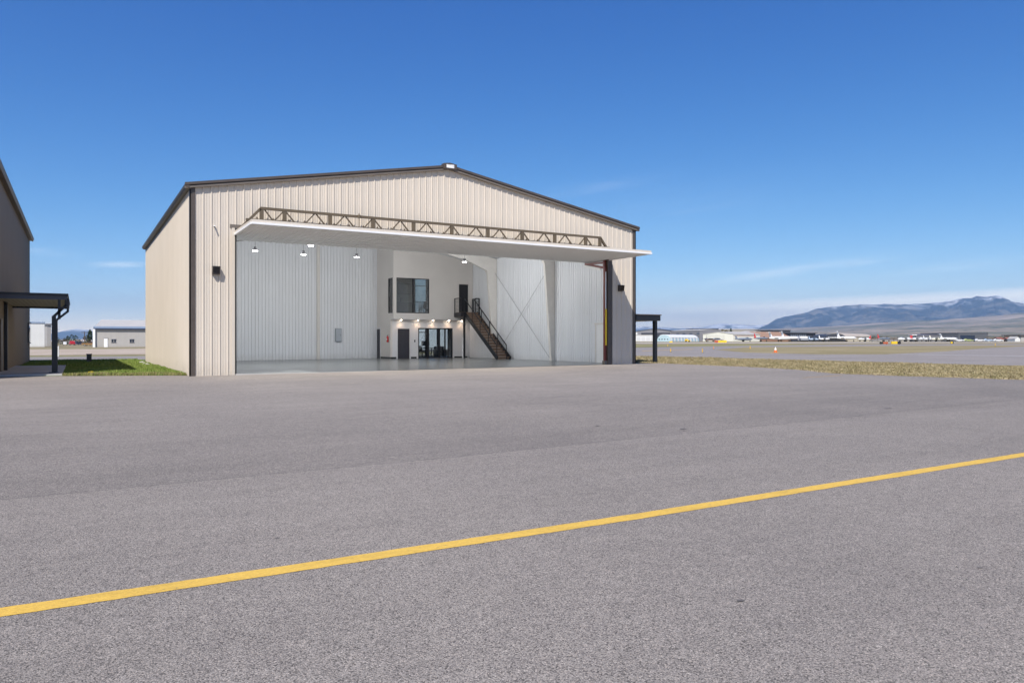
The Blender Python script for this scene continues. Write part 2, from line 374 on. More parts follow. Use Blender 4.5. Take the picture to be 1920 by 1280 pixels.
sheet('taxiway', [(40, -22.6), (36.3, -12.4), (36.5, -4.9), (34.8, 3.6), (35, 15.6), (36, 60), (40, 75)] + list(reversed(Pp)) + [(200, -22)], .005, M_far_asph)
sheet('infield_wedge', [gh(*p) for p in ((1340, 655.5), (1400, 661.0), (1540, 664.4), (1660, 664.2), (1772, 658.8), (1850, 652.5), (1925, 649), (2000, 647.6), (1900, 647.4), (1660, 648.6), (1400, 651))],
      .009, field('infield_grass', [(.17, .15, .07), (.27, .225, .125), (.36, .30, .19)], .12, 3))
sheet('infield_island', [gh(*p) for p in ((1190, 651), (1190, 646), (1330, 645), (1470, 645), (1560, 646.2), (1400, 648.2))], .009, M_green)
sheet('far_concrete_lane', [gh(*p) for p in ((1100, 644.6), (1300, 643.9), (1660, 643.0), (2200, 642.2), (2200, 641.2), (1660, 641.4), (1300, 642.0), (1100, 642.4))], .011, mat('far_concrete', (.42, .37, .31), .9, noise_amt=.08))
sheet('taxiway_edge_line', [gh(*p) for p in ((1720, 664.3), (1920, 667.3), (1920, 668.0), (1720, 664.8))], .009, mat('pale_line', (.36, .34, .33), .8, noise_amt=.2))
M_oline = mat('faded_yellow_line', (.40, .27, .12), .8, noise_amt=.15)
sheet('taxiway_guide_line', [gh(*p) for p in ((1204, 657.4), (1222, 656.9), (1300, 654.4), (1300, 655.1), (1222, 657.7), (1204, 658.3))], .009, M_oline)
sheet('apron_guide_line', [(19.9, -14.2), (17.4, -14.5), (17.38, -14.4), (19.9, -14.08)], .005, M_oline)

# ------------------------------------------------------------------ ribbed sheet walls
def rib_pts(t0, t1, per, hh, minor=True, wb=.075, wt=.03, off=0):
    P = []
    k = math.floor((t0 - off) / per) - 1
    while k * per + off < t1 + per:
        o = k * per + off
        P += [(o - wb / 2, 0), (o - wt / 2, hh), (o + wt / 2, hh), (o + wb / 2, 0)]
        if minor:
            for q in (1 / 3, 2 / 3):
                m_ = o + per * q; P += [(m_ - .022, 0), (m_ - .012, .006), (m_ + .012, .006), (m_ + .022, 0)]
        k += 1
    out = []
    for i in range(len(P) - 1):
        a, b = P[i], P[i + 1]
        if b[0] < t0 or a[0] > t1: continue
        if a[0] < t0: q = (t0 - a[0]) / max(b[0] - a[0], 1e-6); a = (t0, a[1] + (b[1] - a[1]) * q)
        if not out: out.append(a)
        if b[0] > t1: q = (t1 - a[0]) / max(b[0] - a[0], 1e-6); b = (t1, a[1] + (b[1] - a[1]) * q)
        out.append(b)
    return out
def rib_wall(mb, org, d, nrm, t0, t1, zb, zt, per=.3048, hh=.032, minor=True, wb=.075, wt=.03, off=.15):
    org = Vector(org); d = Vector(d); nrm = Vector(nrm)
    P = rib_pts(t0, t1, per, hh, minor, wb, wt, off); i = len(mb.v)
    for tt, h in P:
        q = org + d * tt + nrm * h
        mb.v.append((q.x, q.y, zb(tt) if callable(zb) else zb)); mb.v.append((q.x, q.y, zt(tt) if callable(zt) else zt))
    for k in range(len(P) - 1): mb.f.append((i + 2 * k, i + 2 * k + 2, i + 2 * k + 3, i + 2 * k + 1))
    return mb

# ------------------------------------------------------------------ the hangar
W, D = 22.06, 22.06; XL, XR = 1.65, 20.25; HEAD = 5.87; PITCH = .178; EZ = 7.50
def rz_(x): return EZ + PITCH * (x if x <= W / 2 else W - x)
H = empty('hangar', (0, 0, 0), 0, 'large cream ribbed metal hangar with bronze trim and its big door swung open', 'hangar')
mb = MB(); top_ = lambda x: rz_(x) - .09
for a, b_ in ((.0, W / 2), (W / 2, W)):
    lo, hi = max(a, 0), b_
    cuts = sorted({lo, hi, *[c_ for c_ in (XL, XR) if lo < c_ < hi]})
    for u0, u1 in zip(cuts[:-1], cuts[1:]):
        rib_wall(mb, (0, 0, 0), (1, 0, 0), (0, -1, 0), u0, u1, (HEAD if XL - .01 <= u0 and u1 <= XR + .01 else -.1), top_)
mb.build('front_wall', M_cream, H)
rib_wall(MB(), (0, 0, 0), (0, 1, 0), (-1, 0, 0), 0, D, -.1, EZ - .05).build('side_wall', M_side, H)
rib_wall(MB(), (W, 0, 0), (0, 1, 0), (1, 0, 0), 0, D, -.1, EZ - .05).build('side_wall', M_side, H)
UB0, UB1 = 18.45, 21.45                       # rear glazing
mb = MB()
for a, b_, zb, zt in ((0, W / 2, -.1, top_), (W / 2, UB0, -.1, top_), (UB0, UB1, 2.42, 3.45), (UB0, UB1, 6.35, top_), (UB1, W, -.1, top_)):
    rib_wall(mb, (0, D, 0), (1, 0, 0), (0, 1, 0), a, b_, zb, zt)
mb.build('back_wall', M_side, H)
# roof: two slabs with standing ribs
for sgn in (0, 1):
    mb = MB(); X = lambda x: x if not sgn else W - x
    A, B = -.10, W / 2 + .0
    mb.prism([(X(A), -.05, rz_(0) + PITCH * A - .09), (X(B), -.05, rz_(W / 2) - .09), (X(B), -.05, rz_(W / 2)), (X(A), -.05, rz_(0) + PITCH * A)], (0, D + .1, 0))
    for k in range(72):
        y = .1 + k * .305
        mb.prism([(X(A - .03), y, rz_(0) + PITCH * (A - .03) - .01), (X(B), y, rz_(W / 2) - .01), (X(B), y, rz_(W / 2) + .035), (X(A - .03), y, rz_(0) + PITCH * (A - .03) + .035)], (0, .07, 0))
    mb.build('roof', M_trim2, H)
def rake(parent, y, ydir, x0, zl, xr, zr, x1, z1, m1, m2):
    for (p, q) in (((x0, zl), (xr, zr)), ((xr, zr), (x1, z1))):
        for dz0, dz1, dep, mm, nm in ((.02, -.085, .14, m1, 'rake_trim'), (-.085, -.115, .045, M_seal_shade, 'rake_trim'), (-.115, -.20, .11, m2, 'rake_trim')):  # near-black middle strip: shade of the groove put into the colour
            MB().prism([(p[0], y, p[1] + dz0), (q[0], y, q[1] + dz0), (q[0], y, q[1] + dz1), (p[0], y, p[1] + dz1)], (0, ydir * dep, 0)).build(nm, mm, parent)
rake(H, -.035, -1, -.22, EZ - .04, W / 2, rz_(W / 2), W + .22, EZ - .04, M_trim, M_trim2)
# eave trim with gutter
for s_, xx in ((-1, 0), (1, W)):
    MB().box(min(xx, xx + s_ * .10), max(xx, xx + s_ * .10), -.13, D + .1, EZ - .24, EZ - .145).build('eave_soffit', M_trim, H)
    MB().prism([(xx + s_ * .06, -.16, EZ - .23), (xx + s_ * .06, -.16, EZ - .05), (xx + s_ * .22, -.16, EZ - .07), (xx + s_ * .20, -.16, EZ - .15), (xx + s_ * .15, -.16, EZ - .23)], (0, D + .25, 0)).build('gutter', M_trim, H)
# corners
for xx in (0, W):
    a, b_ = (-.045, .16) if xx == 0 else (W - .15, W + .045)
    MB().box(a, b_, -.045, .0, -.1, EZ - .17).box(*((-.046, -.0, -.045, .12) if xx == 0 else (W, W + .046, -.045, .12)), -.1, EZ - .17).build('corner_trim', M_trim, H)
# ridge vent cap with its white plate
MB().prism([(W / 2 - .34, -.22, rz_(W / 2) - .19), (W / 2 + .34, -.22, rz_(W / 2) - .19), (W / 2 + .34, -.22, rz_(W / 2) + .045), (W / 2, -.22, rz_(W / 2) + .10), (W / 2 - .34, -.22, rz_(W / 2) + .045)], (0, .25, 0)).build('ridge_cap', M_trim, H)
rp = MB().box(W / 2 - .19, W / 2 + .19, -.235, -.22, rz_(W / 2) - .14, rz_(W / 2) + .015).build('ridge_plate', M_wht, H)
pm = mat('plate_marks', (.35, .33, .33), .6)
MB().box(W / 2 - .16, W / 2 + .04, -.238, -.235, rz_(W / 2) - .003, rz_(W / 2) + .008).box(W / 2 + .13, W / 2 + .145, -.238, -.235, rz_(W / 2) - .12, rz_(W / 2) - .02).build('plate_marking', pm, rp)
# jambs and header
fr = MB()
fr.box(XL - .02, XL + .04, -.05, .25, .0, HEAD)
fr.build('door_jamb', M_seal_shade, H)
MB().box(XR - .02, XR + .26, -.052, .25, .1, HEAD).build('door_jamb', M_trim, H)
MB().box(XL - .14, XL - .02, -.04, .02, -.05, HEAD).build('jamb_trim', M_cream, H)
MB().box(XL - .2, XR + .2, -.04, .22, HEAD, HEAD + .14).build('door_header', M_trim2, H)
# insulated liner inside
def liner(mb, org, d, nrm, t0, t1, zb, zt): return rib_wall(mb, org, d, nrm, t0, t1, zb, zt, .2286, -.045, False, .045, .030, .1)
zin = lambda x: rz_(x) - .35
mb = MB(); liner(mb, (0, D - .25, 0), (1, 0, 0), (0, -1, 0), .2, W / 2, -.05, zin); liner(mb, (0, D - .25, 0), (1, 0, 0), (0, -1, 0), W / 2, 15.5, -.05, lambda x: rz_(x) - .30); mb.build('back_liner', M_white, H)
liner(MB(), (.25, 0, 0), (0, 1, 0), (1, 0, 0), 0, D, -.05, EZ - .3).build('side_liner', M_white, H)
liner(MB(), (W - .25, 0, 0), (0, 1, 0), (-1, 0, 0), 0, D - .25, -.05, EZ - .3).build('side_liner', M_white, H)
mb = MB()
for a, b_ in ((.2, XL), (XR + .1, W - .2)): mb.box(a, b_, .2, .26, -.05, HEAD)
mb.prism([(.2, .2, HEAD), (W - .2, .2, HEAD), (W - .2, .2, rz_(0) - .3), (W / 2, .2, rz_(W / 2) - .35), (.2, .2, rz_(0) - .3)], (0, .06, 0))
mb.build('front_liner', M_white, H)
mb = MB()
for x0, x1 in ((.2, W / 2), (W / 2, W - .2)):
    mb.prism([(x0, .2, rz_(x0) - .32), (x1, .2, rz_(x1) - .32), (x1, .2, rz_(x1) - .26), (x0, .2, rz_(x0) - .26)], (0, D - .45, 0))
mb.build('ceiling', M_white, H)
MB().quad((0, .0, .008), (W, .0, .158), (W, D, .158), (0, D, .008)).build('floor', M_epoxy, H)
MB().box(XL, XR, -.06, 0, -.1, .06).build('door_sill', M_conc, H)
MB().box(10.97, 11.15, D - .45, D - .22, 0, 9.0).build('end_column', M_frame, H)
# rigid frames
for fy in (7.45, 14.85):
    mb = MB()
    for sgn in (0, 1):
        X = (lambda x: x) if not sgn else (lambda x: W - x)
        top0 = rz_(0) - .36
        mb.prism([(X(.28), fy - .1, 0), (X(.50), fy - .1, 0), (X(1.02), fy - .1, top0 - .85), (X(2.6), fy - .1, top0 - .20), (X(7), fy - .1, rz_(7) - .80), (X(W / 2), fy - .1, rz_(W / 2) - .86),
                  (X(W / 2), fy - .1, rz_(W / 2) - .34), (X(.28), fy - .1, top0)], (0, .2, 0))
        mb.box(min(X(.98), X(1.08)), max(X(.98), X(1.08)), fy - .14, fy + .14, top0 - .95, top0 - .75)
    mb.build('steel_frame', M_frame, H)
mb = MB()
for a, b_ in (((7.5, .15), (14.8, 6.2)), ((7.5, 6.2), (14.8, .15))): mb.tube((W - .42, a[0], a[1]), (W - .42, b_[0], b_[1]), .013, n=6)
mb.build('cross_brace', mat('brace_rod', (.30, .30, .31), .4), H)
# personnel door in the right wall
dr = MB().box(W - .33, W - .27, 2.15, 3.0, .14, 2.30).build('personnel_door', M_wht, H)
MB().box(W - .36, W - .25, 2.05, 3.15, 2.30, 2.40).box(W - .36, W - .27, 3.0, 3.08, .14, 2.3).box(W - .36, W - .27, 2.06, 2.14, .14, 2.3).build('door_frame', M_frame, dr)
# ---- the swung-up door, passing through the opening plane
DZ = 5.62
DR = MB().box(1.68, 20.28, -3.30, 2.1, DZ + .05, DZ + .13).build('hangar_door', M_cream, H)
rib = MB()
def rows(mb, x0, x1, y0, y1, z, per=.2286, hh=.028):
    i = len(mb.v); P = rib_pts(x0, x1, per, hh, False, .05, .028, .05)
    for tt, h in P: mb.v += [(tt, y0, z - h), (tt, y1, z - h)]
    for k in range(len(P) - 1): mb.f.append((i + 2 * k, i + 2 * k + 2, i + 2 * k + 3, i + 2 * k + 1))
rows(rib, 1.70, 20.26, -3.28, 2.08, DZ + .045); rib.build('door_liner', M_liner, DR)
MB().box(1.62, 20.33, -3.42, -3.30, DZ - .035, DZ + .035).box(1.60, 1.68, -3.30, 2.1, DZ - .035, DZ + .05)  .box(20.28, 20.34, -3.30, 2.1, DZ - .035, DZ + .05).build('edge_trim', M_wht, DR)
MB().box(1.62, 20.33, -3.36, -3.30, DZ + .04, DZ + .14).box(1.62, 1.68, -3.30, 2.0, DZ + .05, DZ + .14).build('edge_panel', M_cream, DR)
rows_top = MB(); rib_wall(rows_top, (0, 0, 0), (1, 0, 0), (0, 0, 1), 1.7, 20.43, 0, 0); rows_top = MB()
P = rib_pts(1.7, 20.26, .3048, .032, True)
for tt, h in P: rows_top.v += [(tt, -3.28, DZ + .132 + h), (tt, 2.08, DZ + .132 + h)]
for k in range(len(P) - 1): rows_top.f.append((2 * k, 2 * k + 2, 2 * k + 3, 2 * k + 1))
rows_top.build('door_sheeting', M_cream, DR)
ty = -.32; TB, TT = 6.22, 6.70
tr = MB()
tr.box(2.55, 19.55, ty - .06, ty + .06, TT - .05, TT + .05).box(2.0, 20.1, ty - .07, ty + .07, TB - .05, TB + .03)
tr.bar((1.75, ty, 5.80), (2.58, ty, TT), .10, .10).bar((20.25, ty, 5.80), (19.52, ty, TT), .10, .10)
ap = [3.51 + 1.257 * k for k in range(13)]
post = [2.6 + .0, 3.51] + [3.51 + 1.886 * k for k in range(1, 9)] + [19.5]
for x in post: tr.box(x - .075, x + .075, ty - .05, ty + .05, 5.77, TT)
tr.bar((2.72, ty, TT - .05), (3.06, ty, TB), .05)
for x in ap:
    tr.bar((x - .04, ty, TT - .05), (x - .42, ty, TB), .05); tr.bar((x + .04, ty, TT - .05), (x + .42, ty, TB), .05)
for k in range(28):
    x = 2.4 + k * .63
    tr.prism([(x - .05, ty - .12, TB + .03), (x + .05, ty - .12, TB + .03), (x, ty - .12, TB + .12)], (0, .03, 0))
    tr.box(x - .04, x + .04, ty - .05, ty + .05, 5.77, TB)
tr.build('door_truss', M_truss, DR)
MB().lathe([(-.06, .03), (-.05, .07), (.05, .07), (.06, .03)], 10, Matrix.Translation((6.62, ty - .12, TT + .0))).bar((6.62, ty - .1, TT + .13), (6.62, ty - .1, TB), .03).build('truss_latch', M_truss, DR)
# hydraulic arms, rams and the yellow sleeve
for xx, s_ in ((XR - .10, -1),):
    MB().box(xx - .06, xx + .06, .06, .18, .12, 5.3).build('hydraulic_post', M_red, H)
    MB().box(xx - .02, xx + .05, .0, .06, 1.15, 3.05).build('cylinder_sleeve', M_yel if s_ < 0 else M_seal_shade, H)
    MB().tube((xx + .0, .03, 3.05), (xx, .03, 5.0), .028, n=8).build('hydraulic_ram', M_alu, H)
    MB().box(xx - .09, xx + .09, -.0, .22, .12, .34).build('cylinder_foot', M_trim2, H)
    MB().bar((xx, .15, 5.22), (xx, 1.85, DZ - .06), .10, .12).bar((xx, .15, 5.30), (xx, .15, 5.6), .12, .12).bar((xx, .15, 5.48), (xx, 1.6, DZ - .07), .08).build('lift_arm', M_red, H)
    MB().bar((xx + s_ * .09, .35, 5.15), (xx + s_ * .09, 1.85, DZ - .16), .03, .11).build('arm_cover', M_wht, H)
# wall lights and camera
for xx, zz in ((.91, 4.15), (21.05, 4.17)):
    wl = MB().prism([(xx - .14, -.035, zz + .17), (xx - .14, -.24, zz + .15), (xx - .14, -.19, zz - .15), (xx - .14, -.035, zz - .17)], (.28, 0, 0)).build('wall_light', mat('wall_light_bronze', (.055, .045, .04), .4), H)
    MB().prism([(xx - .11, -.244, zz + .12), (xx + .11, -.244, zz + .12), (xx + .11, -.203, zz - .12), (xx - .11, -.203, zz - .12)], (0, .01, 0)).build('lens', mat('dark_lens', (.01, .01, .012), .15), wl)
MB().tube((.86, -.03, 5.88), (.86, -.07, 5.88), .035).tube((.86, -.06, 5.88), (.83, -.20, 5.84), .026, .03, 10).build('security_camera', M_wht, H)
MB().tube((.831, -.196, 5.841), (.829, -.21, 5.837), .024).build('camera_lens', M_black, H)

# ------------------------------------------------------------------ office block inside
OY, LY, OX = 18.45, 19.05, 15.5; FZ = 3.38; WI = W - .26
wx0, wx1, wz0, wz1 = 15.72, 18.24, 3.37, 5.87
dx0, dx1 = 20.62, 21.40                      # upstairs door
mb = MB(); t_ = .14
def wall_y(mb, y0, y1, x0, x1, z0, ztop, holes):
    xs = sorted({x0, x1, *[h[0] for h in holes], *[h[1] for h in holes]})
    for a, b_ in zip(xs[:-1], xs[1:]):
        hs = sorted([h for h in holes if h[0] <= a and h[1] >= b_], key=lambda h: h[2]); z = z0
        for h in hs:
            if h[2] > z: mb.box(a, b_, y0, y1, z, h[2])
            z = h[3]
        if callable(ztop): mb.prism([(a, y0, z), (b_, y0, z), (b_, y0, ztop(b_)), (a, y0, ztop(a))], (0, y1 - y0, 0))
        else: mb.box(a, b_, y0, y1, z, ztop)
wall_y(mb, OY, OY + t_, OX, WI - .02, 2.96, lambda x: rz_(x) - .30, [(wx0, wx1, wz0, wz1), (dx0, dx1, 3.47, 5.59)])
mb.build('office_upper_wall', M_wall, H)
mb = MB(); ys0, ys1 = 18.63, 19.55
for a, b_, z0, z1 in ((OY + t_, ys0, 2.96, 8.33), (ys0, ys1, 2.96, wz0), (ys0, ys1, wz1, 8.33), (ys1, 21.12, 0, 8.33), (21.12, 22.0, 2.27, 8.33)): mb.box(OX - .0, OX + t_, a, b_, max(z0, 0), z1)
mb.box(OX, OX + t_, LY, ys1, 0, 2.96)
mb.build('office_side_wall', M_wall, H)
gx0, gx1 = 17.62, 20.42
mb = MB(); wall_y(mb, LY, LY + t_, OX + t_, WI - .02, 0, 2.97, [(16.04, 16.96, .0, 2.27), (gx0, gx1, 0, 2.33)])
mb.build('office_lower_wall', M_wall_low, H)
MB().box(OX + t_, WI - .02, OY + t_, D - .05, 2.972, FZ).build('office_upper_floor', mat('office_floor', (.35, .33, .30), .5), H)
MB().box(OX + .004, WI - .02, OY + .004, LY + .2, 2.93, 2.968).build('office_soffit', M_wall_low, H)
MB().box(OX + t_ , WI - .02, OY + t_, D - .05, 6.95, 7.0).build('office_ceiling', M_wall, H)
# inner face of the back wall with its glazing holes
mb = MB(); wall_y(mb, D - .2, D - .06, OX + t_, WI - .02, .0, 6.95, [(UB0, UB1, .12, 2.42), (UB0, UB1, 3.45, 6.35)]); mb.build('office_back_wall', mat('office_back_paint', (.48, .48, .47), .8), H)
MB().box(17.3, 17.4, LY + t_, D - .2, .1, 2.93).build('office_partition', M_wall, H)
# baseboards
MB().box(OX - .02, OX, LY, 21.05, .12, .24).box(OX - .02, 15.93, LY - .02, LY, .12, .24).build('baseboard', M_black, H)
MB().box(17.06, 17.5, LY - .02, LY, .12, .24).build('baseboard', M_black, H)
MB().box(20.54, WI, LY - .02, LY, .12, .24).build('baseboard', M_black, H)
def door_y(x0, x1, y, z0, z1, m=M_door, trim=M_wall_low, hx=1):
    d = MB().box(x0 + .01, x1 - .01, y + .03, y + .075, z0, z1 - .01).build('interior_door', m, H)
    MB().box(x0 - .09, x0, y - .025, y, z0, z1 + .1).box(x1, x1 + .09, y - .025, y, z0, z1 + .1).box(x0 - .001, x1 + .001, y - .025, y, z1, z1 + .1).build('door_casing', trim, d)
    hh = x0 + .08 if hx else x1 - .08
    MB().tube((hh, y + .03, z0 + 1.02), (hh, y - .03, z0 + 1.02), .015).bar((hh - .01, y - .03, z0 + 1.02), (hh + .12, y - .03, z0 + 1.02), .02).build('door_handle', M_black, d)
door_y(16.04, 16.96, LY, .11, 2.27)
door_y(dx0, dx1, OY, 3.48, 5.59, M_black, M_wall)
d = MB().box(OX + .03, OX + .07, 21.13, 21.99, .11, 2.26).build('interior_door', M_door, H)
MB().box(OX - .025, OX, 21.03, 21.12, .11, 2.37).box(OX - .025, OX, 21.12, 22.0, 2.27, 2.37).build('door_casing', M_wall_low, d)
# upstairs window, wrapped round the corner
def win_y(x0, x1, y, z0, z1, mull, name='interior_window', hb=(), fw=.05, gm=M_glass):
    f = MB(); f.box(x0, x1, y, y + .1, z0, z0 + fw).box(x0, x1, y, y + .1, z1 - fw, z1).box(x0, x0 + fw, y, y + .1, z0 + fw, z1 - fw).box(x1 - fw, x1, y, y + .1, z0 + fw, z1 - fw)
    for m_, wd in mull: f.box(m_ - wd / 2, m_ + wd / 2, y - .005, y + .105, z0 + fw, z1 - fw)
    for a, b_, z in hb: f.box(a, b_, y - .002, y + .102, z - .025, z + .025)
    w_ = f.build(name, M_black, H)
    MB().box(x0 + fw, x1 - fw, y + .045, y + .055, z0 + fw, z1 - fw).build('pane', gm, w_)
    return w_
win_y(wx0, wx1, OY + .02, wz0, wz1, [(17.0, .08)])
f = MB().box(OX + .02, OX + .12, ys0, ys0 + .04, wz0, wz1).box(OX + .02, OX + .12, ys1 - .05, ys1, wz0, wz1).box(OX + .02, OX + .12, ys0 + .04, ys1 - .05, wz0, wz0 + .05).box(OX + .02, OX + .12, ys0 + .04, ys1 - .05, wz1 - .05, wz1).build('interior_window', M_black, H)
MB().box(OX + .065, OX + .075, ys0 + .04, ys1 - .05, wz0 + .05, wz1 - .05).build('pane', M_glass, f)
win_y(gx0 + .02, gx1 - .02, LY + .02, .12, 2.32, [(18.42, .17), (19.32, .13), (19.80, .08)], 'glass_sliding_door', [(gx0 + .07, 18.34, 2.02)], .07)
MB().box(gx0 - .09, gx0, LY - .025, LY, .11, 2.43).box(gx1, gx1 + .09, LY - .025, LY, .11, 2.43).box(gx0, gx1, LY - .024, LY, 2.33, 2.43).build('glazing_casing', M_wall_low, H)
# rear glazing
win_y(UB0, UB1, D - .14, 3.45, 6.35, [(18.55, .1), (19.62, .22), (20.3, .08)], 'rear_window', [(18.6, 19.6, 5.62)], .07, M_glass2)
win_y(UB0, UB1, D - .14, .12, 2.42, [(19.5, .1), (20.5, .1)], 'rear_window', [], .07)
MB().box(UB0 - .5, W, D + .04, D + 1.4, 3.18, 3.38).build('balcony_floor', M_trim, H)
mb = MB()
for k in range(8): mb.box(UB0 - .5, W, D + 1.33, D + 1.35, 3.5 + k * .12, 3.52 + k * .12)
mb.box(UB0 - .5, W, D + 1.3, D + 1.38, 4.42, 4.48)
for x in (UB0 - .45, 19.6, 20.9, W - .05): mb.box(x - .03, x + .03, D + 1.3, D + 1.36, 3.38, 4.42)
mb.build('balcony_railing', M_black, H)
# recessed lights under the soffit
for px in (752, 783.7, 812, 841.7, 866):
    x = onY(px, 18.8)
    dl = MB().tube((x, 18.8, 2.932), (x, 18.8, 2.895), .095, n=16).build('recessed_light', M_wht, H)
    MB().tube((x, 18.8, 2.895), (x, 18.8, 2.86), .065, .04, n=16).build('lamp_lens', M_warm, dl)
    ld = bpy.data.lights.new('recessed_lamp_light', 'SPOT'); ld.energy = 6; ld.color = (1, .62, .36); ld.spot_size = R(120); ld.spot_blend = .8; ld.shadow_soft_size = .05
    lo = bpy.data.objects.new('recessed_lamp_light', ld); col.objects.link(lo); lo.parent = dl; lo.location = (x, 18.82, 2.84)

# ---- staircase
ST = empty('staircase', (20.5, 12.9, .13), 0, 'black steel staircase with brown wooden treads up to the upstairs office door', 'staircase')
def SL(p): return (p[0] - 20.5, p[1] - 12.9, p[2] - .13)
s0, s1 = 20.50, 21.50; yb, yt = 12.45, 17.25; zt_ = 3.45; nst = 17
for i in range(nst):
    q = (i + .5) / nst; y = yb + (yt - yb) * i / nst; z = .13 + (zt_ - .13) * (i + 1) / nst
    MB().box(s0 + .04 - 20.5, s1 - .04 - 20.5, y - 12.9 - .02, y - 12.9 + .29, z - .13 - .05, z - .13).box(s0 + .05 - 20.5, s1 - .05 - 20.5, y - 12.9 + .02, y - 12.9 + .045, z - .13 - .18, z - .13 - .05).build('tread', M_wood, ST)
for x in (s0, s1):
    MB().bar(SL((x, yb - .1, .20)), SL((x, yt, zt_ - .05)), .06, .28).build('stringer', M_black, ST)
def rail(x, lo=yb - .02, hi=yt):
    mb = MB(); sl = (zt_ - .13) / (yt - yb); zz = lambda y: .13 + sl * (y - yb)
    mb.bar(SL((x, lo, zz(lo) + .98)), SL((x, hi, zz(hi) + 1.0)), .05, .05)
    for k in range(5):
        y = lo + (hi - lo) * k / 4.0; mb.box(x - .02 - 20.5, x + .02 - 20.5, y - .02 - 12.9, y + .02 - 12.9, zz(y) - .13, zz(y) + .98 - .13)
    mb.build('handrail', M_black, ST)
rail(s0); rail(s1 - .26)
lx0, lx1, ly0, ly1 = 20.22, WI - .05, 17.25, OY
MB().box(lx0 - 20.5, lx1 - 20.5, ly0 - 12.9, ly1 - 12.9 - .002, zt_ - .13 - .30, zt_ - .13).build('landing', M_black, ST)
MB().box(lx0 + .1 - 20.5, lx1 - .1 - 20.5, ly0 + .1 - 12.9, ly1 - .1 - 12.9, zt_ - .129, zt_ - .10).build('landing_deck', M_wood, ST)
def cable_panel(a, b_):
    a = Vector(a); b_ = Vector(b_); mb = MB()
    for p in (a, b_): mb.bar(SL(p), SL(p + Vector((0, 0, 1.05))), .045)
    mb.bar(SL(a + Vector((0, 0, 1.05))), SL(b_ + Vector((0, 0, 1.05))), .05)
    for k in range(9): mb.bar(SL(a + Vector((0, 0, .1 + k * .1))), SL(b_ + Vector((0, 0, .1 + k * .1))), .013)
    mb.build('landing_railing', M_black, ST)
cable_panel((lx0 + .04, ly0 + .05, zt_), (lx0 + .04, ly1 - .05, zt_))
cable_panel((s1 - .10, ly0 + .05, zt_), (lx1 - .03, ly0 + .05, zt_)); cable_panel((lx1 - .03, ly0 + .1, zt_), (lx1 - .03, ly1 - .05, zt_))
MB().box(s0 - .06 - 20.5, s0 + .06 - 20.5, ly0 + .0 - 12.9, ly0 + .12 - 12.9, .0, zt_ - .43).build('support_post', M_black, ST)

# ---- step ladder
lx, ly = 20.92, 18.1
LD = empty('step_ladder', (lx, ly, .14), 0, 'silver folding step ladder standing open under the stairs', 'ladder')
mb = MB()
for s_ in (-.22, .22): mb.bar((s_ - .12, -.45, 0), (s_ * .6, 0, 1.55), .05, .03)
for k in range(5): z = .25 + k * .28; q = z / 1.55; mb.box(-.22 * (1 - .4 * q) - .12 * (1 - q), .22 * (1 - .4 * q) - .12 * (1 - q), -.45 * (1 - q) - .05, -.45 * (1 - q) + .03, z, z + .03)
mb.build('front_rails', M_alu, LD)
mb = MB()
for s_ in (-.22, .22): mb.bar((s_ + .22, .35, 0), (s_ * .6, .02, 1.52), .035, .025)
mb.build('rear_rails', M_alu, LD); MB().box(-.16, .16, -.09, .09, 1.55, 1.59).build('top_cap', mat('ladder_cap', (.65, .66, .68), .5), LD)
# ---- extinguisher, electrical box, switch
FE = empty('fire_extinguisher', (OX - .08, 19.42, 1.30), 0, 'red fire extinguisher on the office side wall beside the corner', 'fire extinguisher')
MB().lathe([(0, .06), (.02, .075), (.36, .075), (.41, .055), (.44, .025)], 14).build('cylinder', mat('extinguisher_red', (.55, .02, .02), .3), FE, True)
MB().box(-.03, .03, -.02, .02, .44, .49).bar((0, 0, .47), (0, -.12, .52), .03).build('valve_handle', M_black, FE)
MB().box(-.077, -.05, -.05, .05, .14, .27).build('paper_label', M_wht, FE)
ex = onY(634, 21.75)
EP = empty('electrical_panel', (ex, 21.79, 1.35), 0, 'light grey electrical box on the ribbed back wall', 'electrical box')
MB().box(-.22, .22, -.16, -.0, 0, .95).build('cabinet', M_grey, EP); MB().box(-.19, .19, -.185, -.16, .03, .92).build('cover', mat('panel_cover', (.44, .48, .53), .35), EP)
MB().box(.12, .15, -.20, -.185, .42, .50).build('latch', M_black, EP)
sw = MB().box(17.32, 17.40, LY - .03, LY - .001, 1.30, 1.47).build('wall_switch', M_black); tag(sw, 'small black wall switch between the grey door and the glass doors', 'switch')

# ---- pendant lamps
def lamp(px, py, label, first=None, hz=6.2, power=140):
    Z = (hz - CZ) * F / (640 - py); x, y = at(px, Z)
    L = empty('pendant_lamp', (x, y, hz), 0, label, 'lamp', 'round high-bay lamps hanging in the hangar')
    if first:
        for ch in first.children:
            if ch.type == 'MESH' and not ch.name.startswith('cord'):
                c_ = ch.copy(); col.objects.link(c_); c_.parent = L
    else:
        MB().lathe([(.0, .145), (.03, .15), (.06, .135), (.085, .10), (.10, .08), (.20, .07), (.22, .03)], 20).build('housing', mat('lamp_housing', (.10, .10, .11), .4), L, True)
        MB().tube((0, 0, -.002), (0, 0, -.025), .135, .12, 20).build('lens', M_lamp, L)
    MB().tube((0, 0, .2), (0, 0, rz_(x) - .33 - hz), .008, n=6).build('cord', M_black, L)
    ld = bpy.data.lights.new('pendant_light', 'POINT'); ld.energy = power; ld.shadow_soft_size = .15
    lo = bpy.data.objects.new('pendant_light', ld); col.objects.link(lo); lo.parent = L; lo.location = (0, 0, -.21)
    return L
L0 = lamp(478.5, 470, 'leftmost hanging lamp, nearest the left jamb of the hangar')
